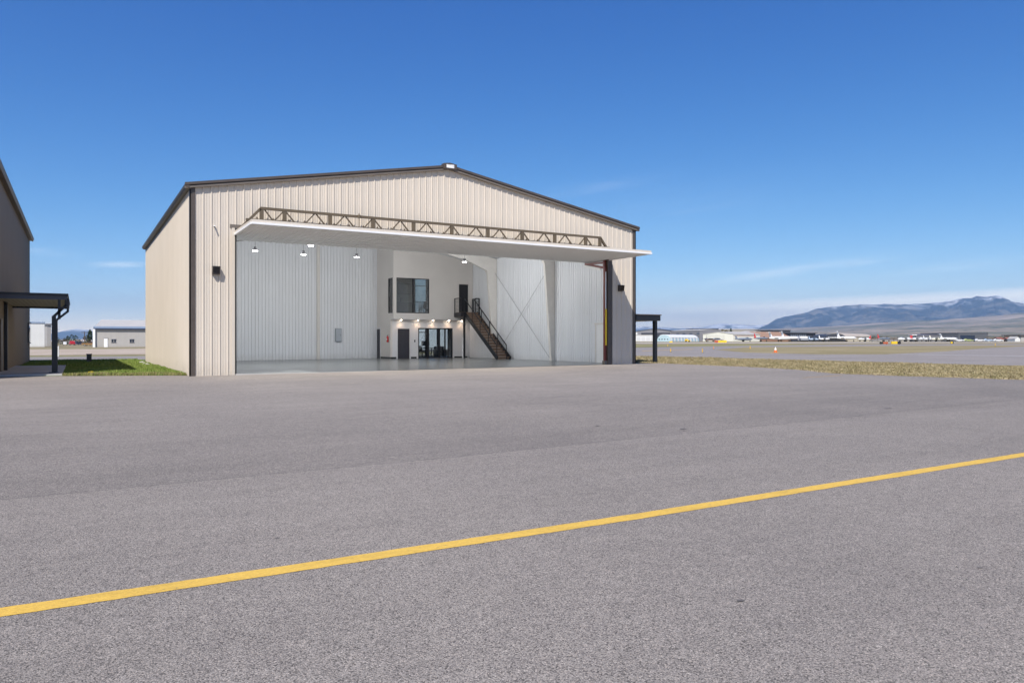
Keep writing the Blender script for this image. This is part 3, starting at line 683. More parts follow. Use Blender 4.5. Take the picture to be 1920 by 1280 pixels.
for px, py, lb in ((569, 477, 'hanging lamp just left of the pale back wall column'), (583, 460, 'lamp tucked right under the open door edge above the back wall column'),
                   (668.5, 482, 'hanging lamp in front of the ribbed wall left of the office'), (787, 471, 'lamp just under the open door above the office window'),
                   (871, 491, 'rightmost hanging lamp, in front of the office wall near the steel frame')):
    lamp(px, py, lb, L0)

# ---- furniture seen through the office glass
def chair(x, y, z, rot, label, m=M_black, h=.95):
    C_ = empty('chair', (x, y, z), rot, label, 'chair')
    MB().box(-.23, .23, -.23, .23, .43, .50).build('seat', m, C_)
    MB().prism([(-.22, .20, .50), (.22, .20, .50), (.20, .30, h), (-.20, .30, h)], (0, .04, 0)).build('backrest', m, C_)
    for a in (-1, 1):
        for b_ in (-1, 1): MB().bar((a * .2, b_ * .2, .43), (a * .22, b_ * .22, 0), .035).build('leg', m, C_)
    return C_
def desk(name, x, y, z, wd, dp, h, label, cat, m=M_black):
    T_ = empty(name, (x, y, z), 0, label, cat)
    MB().box(-wd / 2, wd / 2, -dp / 2, dp / 2, h - .04, h).build('table_top', m, T_)
    for a in (-1, 1):
        for b_ in (-1, 1): MB().box(a * (wd / 2 - .05) - .025, a * (wd / 2 - .05) + .025, b_ * (dp / 2 - .05) - .025, b_ * (dp / 2 - .05) + .025, 0, h - .04).build('leg', m, T_)
    return T_
desk('dining_table', 19.3, 20.6, FZ, 1.3, .8, .75, 'dark dining table upstairs in the office by the rear window', 'table')
chair(18.55, 20.3, FZ, R(200), 'dark dining chair left of the table behind the upstairs window'); chair(19.75, 20.05, FZ, R(150), 'dark dining chair right of the table behind the upstairs window')
kc = MB().box(16.2, 18.1, 21.45, D - .21, 4.95, 5.75).build('wall_cabinet', M_cab); tag(kc, 'grey wall cabinets seen through the left pane of the upstairs window', 'cabinet')
kb = empty('kitchen_counter', (17.1, 21.5, FZ), 0, 'grey kitchen counter under the wall cabinets upstairs', 'counter')
MB().box(-1.1, 1.1, -.3, .34, 0, .88).build('base_cabinet', M_cab, kb); MB().box(-1.13, 1.13, -.33, .35, .88, .92).build('worktop', mat('worktop', (.22, .22, .23), .3), kb)
MB().tube((.2, .1, .92), (.2, .1, 1.25), .015).bar((.2, .1, 1.25), (.2, -.1, 1.22), .02).build('tap', M_black, kb)
desk('office_desk', 18.75, 20.5, .13, 1.5, .65, .74, 'black desk downstairs behind the left glass door', 'desk')
mo = empty('monitor', (18.85, 20.55, .87), 0, 'dark computer monitor on the downstairs desk', 'monitor')
MB().box(-.32, .32, -.02, .02, .16, .52).build('screen', M_black, mo); MB().box(-.03, .03, -.02, .03, .02, .2).box(-.12, .12, -.09, .09, 0, .02).build('stand', M_black, mo)
chair(18.25, 19.75, .13, R(20), 'dark office chair at the downstairs desk', M_black, .9)
so = empty('armchair', (20.1, 20.4, .13), R(10), 'dark armchair behind the right glass door', 'armchair')
MB().box(-.4, .4, -.35, .35, .15, .42).build('seat', M_seal_shade, so); MB().box(-.4, .4, .25, .38, .42, .85).build('backrest', M_seal_shade, so)
for a in (-1, 1): MB().box(min(a * .4, a * .48), max(a * .4, a * .48), -.35, .38, .15, .6).build('armrest', M_seal_shade, so)
for a in (-1, 1):
    for b_ in (-1, 1): MB().box(a * .38 - .02, a * .38 + .02, b_ * .3 - .02, b_ * .3 + .02, 0, .15).build('leg', M_black, so)

# ------------------------------------------------------------------ canopy on the hangar's far side
cn = MB().box(W + .05, W + 2.30, .55, 8.0, 2.50, 2.80).build('side_canopy', M_black, H)
MB().box(W + .05, W + 2.34, .50, 8.05, 2.80, 2.85).build('canopy_roof', M_trim, cn)
for yy in (.95, 7.6): MB().box(24.21, 24.40, yy - .09, yy + .09, .1, 2.50).build('canopy_post', M_black, cn)

# ------------------------------------------------------------------ neighbouring hangar on the left
NX, NY0, NY1, NE = -6.6, 1.2, 27.9, 8.28
NB = empty('neighbouring_hangar', (NX, NY0, 0), 0, 'brown ribbed metal hangar cut off by the left edge with a black canopy', 'hangar')
NL = NY1 - NY0; NW = 22.0
rib_wall(MB(), (0, 0, 0), (0, 1, 0), (1, 0, 0), 0, NL, -.1, NE - .1).build('side_wall', M_nb, NB)
nz_ = lambda x: NE - .12 + PITCH * (-x if -x < NW / 2 else NW + x)
mb = MB()
for yy in (0, NL): mb.prism([(-NW, yy, -.1), (0, yy, -.1), (0, yy, NE - .12), (-NW / 2, yy, NE - .12 + PITCH * NW / 2), (-NW, yy, NE - .12)], (0, .04 if yy == 0 else -.04, 0))
mb.box(-NW, -NW + .05, .0, NL, -.1, NE - .1); mb.build('end_wall', M_nb, NB)
mb = MB()
mb.prism([(.17, -.1, NE - .11), (.17, -.1, NE - .03), (-NW / 2, -.1, NE + PITCH * NW / 2), (-NW / 2, -.1, NE - .09 + PITCH * NW / 2)], (0, NL + .25, 0))
mb.prism([(-NW - .30, -.1, NE - .11), (-NW - .30, -.1, NE - .03), (-NW / 2, -.1, NE + PITCH * NW / 2), (-NW / 2, -.1, NE - .09 + PITCH * NW / 2)], (0, NL + .25, 0))
for k in range(88): y = k * .305; mb.prism([(.20, y, NE - .06), (-NW / 2, y, NE - .01 + PITCH * NW / 2), (-NW / 2, y, NE + .035 + PITCH * NW / 2), (.20, y, NE + .015)], (0, .07, 0))
mb.build('roof', M_nbtrim, NB)
MB().prism([(.16, -.12, NE - .24), (.16, -.12, NE - .03), (.29, -.12, NE - .05), (.27, -.12, NE - .15), (.23, -.12, NE - .24)], (0, NL + .3, 0)).build('gutter', M_nbtrim, NB)
MB().box(0, .16, -.1, NL + .12, NE - .22, NE - .13).build('eave_soffit', M_nbtrim, NB)
MB().box(-.1, .05, NL - .02, NL + .03, -.1, NE - .2).box(0, .05, NL - .14, NL, -.1, NE - .2).build('corner_trim', M_nbtrim, NB)
wn = MB().box(.03, .10, 24.7 , 26.3, 1.28, 2.55).build('window', M_black, NB); MB().box(.10, .108, 24.78, 26.22, 1.36, 2.47).build('pane', M_glass2, wn)
MB().box(.03, .14, 24.62, 26.38, 2.55, 2.62).box(.03, .14, 24.62, 26.38, 1.21, 1.28).build('window_frame', M_soffit, wn)
# canopy with its posts and bent downspout
cy0, cy1 = 4.0 - NY0, 13.2 - NY0; cx1 = 2.38
cn = MB().box(.04, cx1, cy0 + .06, cy1, 3.08, 3.12).build('canopy', M_soffit, NB)
rib_u = MB(); P = rib_pts(.1, cx1, .18, .012, False, .03, .015)
for tt, h in P: rib_u.v += [(tt, cy0 + .08, 3.078 - h), (tt, cy1 - .05, 3.078 - h)]
for k in range(len(P) - 1): rib_u.f.append((2 * k, 2 * k + 2, 2 * k + 3, 2 * k + 1))
rib_u.build('canopy_soffit', M_soffit, cn)
MB().box(.04, cx1 + .05, cy0, cy0 + .06, 3.04, 3.20).box(cx1, cx1 + .07, cy0 + .06, cy1, 3.02, 3.22).box(.04, cx1, cy1, cy1 + .05, 3.02, 3.20).build('canopy_fascia', mat('canopy_fascia_grey', (.05, .053, .068), .4), cn)
MB().box(.04, cx1 + .10, cy0 - .05, cy1 + .08, 3.20, 3.29).build('canopy_roof', M_black, cn)
yp = cy0 + .2
MB().box(1.90, 2.05, yp - .075, yp + .075, .08, 2.38).box(1.80, 2.15, yp - .15, yp + .15, .08, .11).build('canopy_post', M_black, cn)
MB().bar((1.94, yp, 2.33), (2.40, yp, 2.83), .10).bar((2.40, yp, 2.78), (2.40, yp, 3.12), .10).bar((2.16, yp, 2.26), (2.16, yp, 3.14), .10).build('canopy_brace', M_black, cn)
MB().bar((2.07, yp - .12, .12), (2.07, yp - .12, 2.24), .08).bar((2.05, yp - .12, 2.2), (2.47, yp - .12, 2.58), .085).bar((2.46, yp - .12, 2.55), (2.46, yp - .12, 3.12), .085).build('downspout', M_black, cn)
MB().box(.04, 2.35, cy1 - .48, cy1 - .30, 3.0, 3.155).build('canopy_beam', M_black, cn)
MB().box(.03, .16, 6.73, 6.87, .05, 3.1).bar((.1, 6.8, 3.0), (-.02, 6.1, 3.3), .1).build('downspout', M_black, NB)
MB().box(.02, .06, 5.0, 5.9, .08, 2.3).build('side_door', mat('brown_door', (.10, .07, .05), .5), NB)

ub = empty('utility_box', (-3.15, 23.75, 0), R(12), 'short dark grey utility pedestal standing in the grass between the hangars', 'utility box')
MB().prism([(-.13, -.1, 0), (.13, -.1, 0), (.125, -.09, .52), (-.125, -.09, .52)], (0, .2, 0)).build('body', mat('pedestal_grey', (.05, .052, .06), .5), ub)
MB().box(-.15, .15, -.12, .12, .52, .56).build('lid', mat('pedestal_lid', (.06, .062, .07), .5), ub)
stx, sty = gh(109.5, 668)
o = MB().lathe([(0, .05), (.9, .045), (.93, .02)], 8, Matrix.Translation((stx, sty, 0))).build('marker_stake', M_wht); tag(o, 'thin white marker stake at the edge of the service road', 'marker stake')

# ------------------------------------------------------------------ grass
def leaf_mat(name, cols, key):
    m = bpy.data.materials.new(name); m.use_nodes = True; t = m.node_tree; b = t.nodes['Principled BSDF']
    c = t.nodes.new('ShaderNodeTexCoord').outputs['Object']
    cc = ramp(t, tnoise(t, c, key, 7, .75), [(.3 + .4 * i / (len(cols) - 1), k) for i, k in enumerate(cols)])
    t.links.new(cc, b.inputs['Base Color']); b.inputs['Roughness'].default_value = .8; b.inputs['Specular IOR Level'].default_value = .2
    try: b.inputs['Transmission Weight'].default_value = 0
    except Exception: pass
    return m
def blades(name, inside, box_, n, hmin, hmax, m, label, wide=.012, clump=.6, lean=.35):
    r = random.Random(hash(name) % 1000 + 3 if False else len(name) * 17); V = []; Fc = []
    x0, x1, y0, y1 = box_; k = 0; tries = 0
    while k < n and tries < n * 6:
        tries += 1
        x = r.uniform(x0, x1); y = r.uniform(y0, y1)
        if not inside(x, y): continue
        d = noise.noise((x * clump, y * clump, 0)) * .5 + .5
        if r.random() > .25 + d * 1.1: continue
        h = r.uniform(hmin, hmax) * (.55 + .9 * d); z = g(x); a = r.uniform(0, math.pi); w_ = wide * r.uniform(.6, 1.5)
        dx, dy = math.cos(a) * w_, math.sin(a) * w_; lx_, ly_ = r.uniform(-lean, lean) * h, r.uniform(-lean, lean) * h
        i = len(V); V += [(x - dx, y - dy, z), (x + dx, y + dy, z), (x + lx_ * .5 + dx * .6, y + ly_ * .5 + dy * .6, z + h * .6), (x + lx_ * .5 - dx * .6, y + ly_ * .5 - dy * .6, z + h * .6), (x + lx_, y + ly_, z + h)]
        Fc += [(i, i + 1, i + 2, i + 3), (i + 3, i + 2, i + 4)]; k += 1
    me = bpy.data.meshes.new(name); me.from_pydata(V, [], Fc); me.update(); me.materials.append(m)
    o = bpy.data.objects.new(name, me); col.objects.link(o); tag(o, label, 'grass', None, 'stuff'); return o
def lawn_in(x, y):
    if x > -.02 or x < -6.5: return False
    lim = 1.0 + (-.35 - x) * (1.75 / 4.15) if x > -4.5 else 2.75 + (-4.5 - x) * .11
    if y < lim: return False
    return not (x < -4.3 and y < 15)
blades('lawn_grass', lawn_in, (-6.5, 0, 1, 14), 30000, .04, .13, leaf_mat('green_grass', [(.10, .17, .025), (.17, .25, .045), (.26, .31, .08), (.40, .37, .15)], 2.2), 'green lawn grass between the two hangars', .014)
blades('lawn_grass', lawn_in, (-6.5, 0, 14, 30.3), 14000, .05, .13, bpy.data.materials['green_grass'], 'thinner lawn grass at the back between the two hangars', .022)
blades('lawn_edge_grass', lambda x, y: lawn_in(x, y) and y < (1.6 + (-.35 - x) * .42 if x > -4.5 else 0), (-4.6, 0, 1, 4.5), 3500, .06, .16, leaf_mat('yellow_grass', [(.17, .16, .05), (.28, .25, .10), (.38, .33, .17)], 3), 'straw coloured grass fringe along the asphalt edge', .012)
EDGE = [(-22.75, 24), (-21.5, 22.4), (-19.2, 21.8), (-15.1, 21.0), (-13.0, 20.95), (-9.8, 22.8), (-6.2, 23.65), (.25, 23.9), (90, 24)]
def strip_in(x, y):
    for (a, xa), (b_, xb) in zip(EDGE[:-1], EDGE[1:]):
        if a <= y <= b_:
            xe = xa + (xb - xa) * (y - a) / (b_ - a); break
    else: return False
    return x > xe - .05 + .22 * noise.noise((y * 1.7, 3.1, 0)) + .1 * noise.noise((y * 6, 1, 0)) and x < 35.6 + .5 * math.sin(y * .2)
dry = leaf_mat('dry_grass', [(.15, .145, .06), (.25, .215, .11), (.35, .29, .17), (.47, .39, .255)], 1.1)
blades('dry_verge_grass', strip_in, (20.5, 36.5, -22.5, 2), 60000, .03, .085, dry, 'dry straw grass strip between the apron and the taxiway, near part', .022, .5, .6)
blades('dry_verge_grass', strip_in, (23, 36.5, 2, 42), 26000, .04, .10, dry, 'dry straw grass strip beyond the hangar, far part', .038, .3, .6)
o = MB()
for k in range(26):
    x, y = gh(170 + rnd.uniform(-5, 6), 702.2 + rnd.uniform(-1.2, 1.0)); z = rnd.uniform(.05, .11)
    o.lathe([(z, .012), (z + .012, .028), (z + .02, .01)], 7, Matrix.Translation((x, y, 0)))
o = o.build('dandelions', mat('dandelion', (.75, .55, .02), .7)); tag(o, 'patch of yellow dandelions at the lawn edge', 'flowers', None, 'stuff')
def rock(px, py, s, label):
    x, y = gh(px, py); bm = bmesh.new(); bmesh.ops.create_icosphere(bm, subdivisions=2, radius=s)
    for v in bm.verts: v.co *= 1 + .35 * noise.noise(v.co * 9 + Vector((px, 0, 0))); v.co.z *= .6
    me = bpy.data.meshes.new('stone'); bm.to_mesh(me); bm.free(); me.materials.append(M_conc)
    o = bpy.data.objects.new('stone', me); col.objects.link(o); o.location = (x, y, .05); tag(o, label, 'stone', 'pale stones by the hangar wall')
rock(266, 681.5, .16, 'largest pale stone beside the hangar wall'); rock(271, 683.5, .10, 'small pale stone right of the largest one'); rock(277, 685, .12, 'rightmost pale stone by the hangar wall')

# ------------------------------------------------------------------ trees
def leafm(name, rgb): return leaf_mat(name, [tuple(c * .6 for c in rgb), rgb, tuple(c * 1.5 for c in rgb)], .8)
M_con = leafm('conifer_needles', (.035, .055, .03)); M_brush = leafm('bare_brush', (.17, .135, .085)); M_trunk = mat('bark', (.10, .075, .055), .9, noise_amt=.3)
def tree(px, Z, h, wd, kind, label, m=None, group=None, n=420, seed=0, base=0):
    x, y = at(px, Z); r = random.Random(int(px * 10) + seed); T_ = empty('conifer_tree' if kind == 'c' else 'deciduous_tree', (x, y, g(x) + base), r.uniform(0, 6), label, 'tree', group)
    tk = MB().tube((0, 0, 0), (0, 0, h * .55), h * .03, h * .012, 7)
    for k in range(5):
        a = r.uniform(0, 6.28); z = h * r.uniform(.25, .5); tk.tube((0, 0, z), (math.cos(a) * wd * .3, math.sin(a) * wd * .3, z + h * .2), h * .01, h * .004, 5)
    tk.build('trunk', M_trunk, T_)
    c = MB(); lob = [(r.uniform(0, 6.28), r.uniform(.3, .95), r.uniform(.2, .5)) for _ in range(9)]
    for k in range(n):
        if kind == 'c':
            q = r.random() ** 1.4; z = h * (.08 + .92 * q); rad = wd / 2 * (1 - q) ** .8 * (.35 + .75 * r.random()) * (1 + .18 * math.sin(z * 5 + px))
            a = r.uniform(0, 6.28); p = Vector((math.cos(a) * rad, math.sin(a) * rad, z))
        else:
            a0_, zz_, rr_ = lob[k % 9]; ce = Vector((math.cos(a0_) * wd * .28, math.sin(a0_) * wd * .28, h * (.28 + .58 * zz_)))
            v = Vector((r.gauss(0, 1), r.gauss(0, 1), r.gauss(0, 1))).normalized() * r.uniform(.4, 1); p = ce + Vector((v.x * wd * .24, v.y * wd * .24, v.z * h * .17))
        s_ = h * r.uniform(.018, .045); nn = Vector((r.gauss(0, 1), r.gauss(0, 1), r.gauss(0, 1) + .5)).normalized(); u = nn.orthogonal().normalized(); v2 = nn.cross(u)
        c.quad(p - u * s_ - v2 * s_ * .6, p + u * s_ - v2 * s_ * .4, p + u * s_ * .7 + v2 * s_, p - u * s_ * .6 + v2 * s_ * .7)
    c.build('crown', m or (M_con if kind == 'c' else M_brush), T_, fix=False); return T_
gg = 'trees beyond the dirt field'
for px, top, Z, wd, kind, lb in ((107, 631, 300, 5, 'c', 'small dark conifer just right of the black canopy post'), (118, 631, 310, 6, 'd', 'brownish round tree second from the canopy post'),
                                 (127, 629.5, 300, 5.5, 'c', 'conifer with a pale gap left of the red truck'), (134.5, 627, 305, 6.2, 'c', 'tallest conifer, directly above the red truck'),
                                 (142, 628.5, 300, 6, 'c', 'conifer just right of and behind the red truck'), (148, 636, 290, 6, 'd', 'low brown bush between truck and utility pole'),
                                 (113, 634, 320, 5, 'd', 'low brown tree between the two left conifers')):
    tree(px, Z, zh(top, Z), wd, kind, lb, leafm('brown_twigs', (.11, .085, .05)) if kind == 'd' else None, gg, 420 if kind == 'c' else 520)
tree(169, 230, zh(618, 230), 3.6, 'c', 'tall dark tree hard against the left end of the beige building', None, gg, 800, 1)
tree(164, 232, zh(629, 232), 2.6, 'd', 'brown leafless tree left of the tall dark tree', leafm('brown_twigs', (.13, .10, .06)), gg, 300)
tree(1370.5, 430, zh(615.5, 430) - 1.3, 5, 'c', 'pointed conifer rising behind the white hangar roof', M_con, 'trees on the far airfield', 420)
tree(1357, 432, zh(615, 432) - 1.3, 4.2, 'd', 'thin yellowish tree behind the white hangar roof', leafm('ochre_twigs', (.16, .13, .06)), 'trees on the far airfield', 300)
tree(1362, 435, zh(618.5, 435) - 1.3, 5, 'd', 'low dark tree between the two taller ones behind the white hangar', leafm('olive_twigs', (.08, .07, .04)), 'trees on the far airfield', 300)
tree(1624, 345, zh(629.5, 345) - 1.3, 4, 'd', 'small dark tree behind the red and white airplane', M_con, 'trees on the far airfield', 300)
for px, tp, lb, mm in ((1645, 628, 'dark green tree at the left of the bushes near the grey jet', M_con), (1634, 631, 'brown bush left of the dark green tree', None), (1657, 629, 'brown bush behind the grey jet tail', None),
                       (1668, 630, 'bare brown bush at the right of the grey jet', None), (1676, 632, 'low brown bush furthest right of the grey jet', None), (1860, 629, 'bare tree right of the big grey hangar', None),
                       (1880, 629, 'bare brown tree above the red roofed huts', None), (1895, 628.5, 'rightmost bare brown tree near the white kiosk', None)):
    tree(px, 350, zh(tp, 350) - 1.3, 6, 'd', lb, mm, 'trees on the far airfield', 420)

# ------------------------------------------------------------------ generic far buildings
def bld(name, pA, pB, depth, he, hr, label, wm, rm, cat='hangar', mode='long', over=.3):
    """front face from A to B (world xy); depth away from the viewer. mode long: ridge parallel to the front; gable: ridge goes back"""
    A = Vector((*pA, 0)); B = Vector((*pB, 0)); L = (B - A).length; ang = math.atan2(B.y - A.y, B.x - A.x)
    z0 = g((A.x + B.x) / 2) if A.x > 40 else 0
    E = empty(name, (A.x, A.y, z0), ang, label, cat); Dp = depth
    if mode == 'long': poly = [(0, 0, -.3), (0, Dp, -.3), (0, Dp, he), (0, Dp / 2, hr), (0, 0, he)]; MB().prism(poly, (L, 0, 0)).build('wall', wm, E)
    elif mode == 'gable': MB().prism([(0, 0, -.3), (L, 0, -.3), (L, 0, he), (L / 2, 0, hr), (0, 0, he)], (0, Dp, 0)).build('wall', wm, E)
    elif mode == 'flat': MB().box(0, L, 0, Dp, -.3, he).build('wall', wm, E)
    t2 = .18
    if mode == 'long':
        s_ = (hr - he) / (Dp / 2)
        mb = MB()
        for y0_, y1_ in ((-over, Dp / 2), (Dp + over, Dp / 2)): mb.prism([(-over, y0_, he - s_ * over + .01), (-over, y1_, hr + .01), (-over, y1_, hr + t2), (-over, y0_, he - s_ * over + t2)], (L + 2 * over, 0, 0))
        mb.build('roof', rm, E)
    elif mode == 'gable':
        s_ = (hr - he) / (L / 2); mb = MB()
        for x0_, x1_ in ((-over, L / 2), (L + over, L / 2)): mb.prism([(x0_, -over, he - s_ * over + .01), (x1_, -over, hr + .01), (x1_, -over, hr + t2), (x0_, -over, he - s_ * over + t2)], (0, Dp + 2 * over, 0))
        mb.build('roof', rm, E)
    elif mode == 'flat': MB().box(-over, L + over, -over, Dp + over, he, he + t2 * 2).build('roof', rm, E)
    return E, L
def opening(E, nm, x0, x1, z0, z1, m, dep=.12, frame=None):
    o = MB().box(x0, x1, -dep, .05, z0, z1).build(nm, m, E)
    if frame: MB().box(x0 - .08, x1 + .08, -dep - .04, .0, z1, z1 + .1).box(x0 - .08, x1 + .08, -dep - .04, .0, z0 - .1, z0).build('frame', frame, o)
    return o
def rm(name, rgb, rough=.6): return mat(name, rgb, rough, noise_amt=.06, nscale=.4)
M_bg_win = mat('far_window_glass', (.02, .028, .045), .15)
M_bg_beige = sheet_metal('beige_siding', (.42, .40, .375), .05); M_bg_white = sheet_metal('white_siding', (.72, .72, .70), .05)
M_bg_grey = sheet_metal('grey_siding', (.24, .235, .245), .05); M_bg_cream = sheet_metal('cream_white_siding', (.70, .69, .60), .05)
M_roofw = rm('white_roof', (.46, .44, .405)); M_roofb = rm('blue_roof_trim', (.25, .33, .46)); M_navy = rm('navy_trim', (.03, .045, .09)); M_roofd = rm('dark_roof', (.06, .062, .075))
M_roofo = rm('tile_roof', (.33, .20, .125)); M_far_dark = rm('dark_cladding', (.045, .048, .06))
# beige building left
A = at(179, 178); B = at(330, 184.3)
E, L = bld('beige_hangar', A, B, 22, zh(614.5, 178), zh(603, 200) , 'long beige metal building with cream roof beyond the dirt field', M_bg_beige, M_roofw)
MB().box(-.4, L + .4, -.45, -.3, zh(614.5, 178) - .4, zh(614.5, 178) - .05).build('gutter', M_navy, E); MB().box(-.4, L + .4, -.42, -.1, zh(614.5, 178) - .05, zh(611.5, 178) ).build('eave_trim', M_roofb, E)
MB().box(-.5, 0, -.5, .1, -.1, zh(614.5, 178) - .3).build('downspout', M_wht, E)
k_ = F / 178.0
def bx(px): return (px - 179) / k_ * 1.02
opening(E, 'door', bx(193), bx(199), .0, 2.1, M_wht, .12, M_bg_grey)
for a, b_ in ((205.3, 208.3), (209.5, 212.5), (235.5, 238.5), (239.5, 242.5), (264.5, 267.5), (268.7, 271.5)): opening(E, 'window', bx(a), bx(b_), 1.15, 1.85, M_bg_win, .08, M_bg_grey)
# white building far left
A = at(20, 186.2); B = at(83.5, 190)
E, L = bld('white_shed', A, B, 7, zh(606, 190), zh(606, 190) + .1, 'plain white walled building with blue grey roof edge behind the brown hangar', M_bg_white, M_roofb, 'building', 'flat', .15)
MB().box(L, L + .03, .1, 6.9, 0, zh(607, 190)).build('side_panel', M_bg_grey, E)
E, L = bld('tan_shed', at(88.5, 205), at(96, 205.6), 6, zh(609, 205), zh(609, 205) + .1, 'narrow tan building beside the plain white one', M_bg_beige, M_bg_grey, 'building', 'flat', .3)
# tan hangar seen through the office glass
E, L = bld('cream_hangar', at(730, 115), at(880, 120), 18, 3.9, 5.3, 'cream hangar behind, seen through the downstairs glass doors', M_bg_cream, M_roofd)
opening(E, 'hangar_door', 3, L - 3, .1, 3.2, M_bg_white, .1)
# utility pole left
x, y = at(158.5, 240); P_ = empty('utility_pole', (x, y, 0), 0, 'dark utility pole with crossarm left of the tall tree', 'utility pole')
MB().tube((0, 0, 0), (0, 0, zh(621.5, 240)), .14, .10, 8).build('pole', M_trunk, P_); MB().box(-1.0, 1.0, -.06, .06, zh(623.5, 240), zh(623.5, 240) + .15).build('crossarm', M_trunk, P_)

# right: far airfield
E, L = bld('white_box_hangar', at(1150, 330), at(1231, 330), 14, zh(629, 330) - 1.28, 0, 'low white row of storage hangars left of the black canopy post', M_bg_white, M_roofw, 'hangar', 'flat', .1)
for k in range(7): opening(E, 'door', 4 + k * 2.1, 5.7 + k * 2.1, .1, 2.0, mat('far_white_door', (.60, .60, .59), .6) if k == 0 else bpy.data.materials['far_white_door'], .06)
E, L = bld('white_office_block', at(1188, 480), at(1195, 480), 8, zh(622.5, 480) - 1.28, 0, 'small white block behind the low white hangars', M_bg_white, M_roofd, 'building', 'flat', .1)
E, L = bld('grey_hangar', at(1195, 440), at(1258, 430), 12, zh(621, 440) - 1.28, zh(616.8, 440) - 1.28, 'grey gabled hangar with a dark band of open door', M_bg_grey, M_roofd, 'hangar', 'gable', .2)
opening(E, 'hangar_door', L * .12, L * .98, zh(628, 440) - 1.28 - 3, zh(624, 440) - 1.28, M_far_dark, .2)
E, L = bld('grey_annex', at(1258.2, 430), at(1312, 405), 14, zh(620.5, 425) - 1.28, zh(618.4, 425) - 1.28, 'long grey wing with three windows right of the grey gabled hangar', M_bg_grey, M_roofw, 'building', 'long', .1)
for a in (.20, .42, .66, .90): opening(E, 'window', L * a, L * (a + .09), zh(627, 420) - 1.28, zh(624.5, 420) - 1.28, mat('far_blue_window', (.10, .12, .16), .3) if a == .2 else bpy.data.materials['far_blue_window'], .1)
# quonset hut
A = Vector((*at(1232, 320), 0)); B = Vector((*at(1258, 317), 0)); Cc = Vector((*at(1311, 340), 0))
Q = empty('quonset_hangar', (A.x, A.y, 1.25), math.atan2(B.y - A.y, B.x - A.x), 'pale blue arched hangar with white striped ribs', 'hangar')
Lq = (B - A).length; hq = zh(627.6, 318) - 1.25; ax = Vector((math.cos(-Q.rotation_euler.z), math.sin(-Q.rotation_euler.z)))
dv = (Cc - B); dl = Vector((dv.x * math.cos(Q.rotation_euler.z) + dv.y * math.sin(Q.rotation_euler.z), -dv.x * math.sin(Q.rotation_euler.z) + dv.y * math.cos(Q.rotation_euler.z), 0))
M_qb = rm('pale_blue_sheet', (.42, .56, .60)); arc = [(Lq / 2 - Lq / 2 * math.cos(math.pi * k / 14), 0, hq * math.sin(math.pi * k / 14) ** .75) for k in range(15)]
MB().prism(arc, dl).build('shell', M_qb, Q)
nrib = 9
for k in range(nrib):
    q = dl * ((k + .1) / nrib); arc2 = [Vector((Lq / 2 - (Lq / 2 + .12) * math.cos(math.pi * j / 14), 0, (hq + .12) * math.sin(math.pi * j / 14) ** .75)) + q for j in range(15)]
    MB().prism(arc2, dl * (.35 / nrib)).build('rib', M_bg_white, Q)
MB().prism([Vector((Lq / 2 - (Lq / 2 + .2) * math.cos(math.pi * j / 14), 0, (hq + .2) * math.sin(math.pi * j / 14) ** .75)) + dl * .001 for j in range(4, 13)], dl * .97).build('roof_band', M_bg_white, Q)
for k in range(4): MB().box(Lq * (.12 + .2 * k), Lq * (.20 + .2 * k), -.06, .05, hq * .28, hq * .42).build('window', M_bg_win, Q)
# dark building behind
E, L = bld('dark_terminal', at(1299, 520), at(1347, 520), 20, zh(617, 520) - 1.28, 0, 'dark glazed building rising behind the pale blue arched hangar', M_far_dark, M_roofd, 'building', 'flat', .2)
opening(E, 'window_band', .5, L - .5, zh(623, 520) - 1.28, zh(619, 520) - 1.28, M_bg_win, .1)
E, L = bld('tan_warehouse', at(1347.5, 530), at(1424, 530), 22, zh(618, 530) - 1.28, zh(616.2, 530) - 1.28, 'wide tan warehouse with white roofline behind the white hangar', rm('tan_siding', (.36, .33, .28)), M_roofw, 'building', 'long', .2)
# white hangar with gable and long side
E, L = bld('white_hangar', at(1318, 352), at(1375, 345), 12, zh(626.5, 350) - 1.27, zh(622.5, 350) - 1.27, 'off white gabled hangar with closed panelled door', M_bg_cream, M_roofw, 'hangar', 'gable', .2)
opening(E, 'hangar_door', L * .1, L * .72, .1, zh(627.5, 350) - 1.3, rm('cream_door', (.62, .61, .53)), .08)
E, L = bld('white_hangar_wing', at(1375.3, 345), at(1425, 352), 16, zh(627, 348) - 1.27, zh(622.6, 355) - 1.27, 'long off white hangar wing with a thin red stripe behind the grey jet', M_bg_cream, M_roofw, 'hangar', 'long', .2)
MB().box(.3, L * .8, -.10, -.02, zh(629.8, 348) - 1.27, zh(629.2, 348) - 1.27).build('stripe', rm('red_stripe', (.35, .09, .07)), E)
E, L = bld('white_roofed_hangar', at(1394, 400), at(1436, 400), 16, zh(624, 400) - 1.28, zh(620.3, 400) - 1.28, 'white gabled roof peeking over the hangar wing', M_bg_white, M_roofw, 'hangar', 'gable', .2)
E, L = bld('brick_hangar', at(1421, 362), at(1482, 372), 14, zh(632.5, 362) - 1.28, zh(622.6, 372) - 1.28, 'low building with a big terracotta tiled roof behind white airplanes', rm('brick_wall', (.30, .17, .11)), M_roofo, 'building', 'long', .4)
E, L = bld('long_dark_hall', at(1424, 500), at(1482, 500), 20, zh(619.5, 500) - 1.28, 0, 'long dark flat roof running behind the terracotta roof', M_far_dark, M_roofd, 'building', 'flat', .3)
E, L = bld('column_building', at(1473, 430), at(1529, 440), 16, zh(624.5, 430) - 1.28, 0, 'dark flat roofed building with a row of pale window bays', M_far_dark, M_roofd, 'building', 'flat', .8)
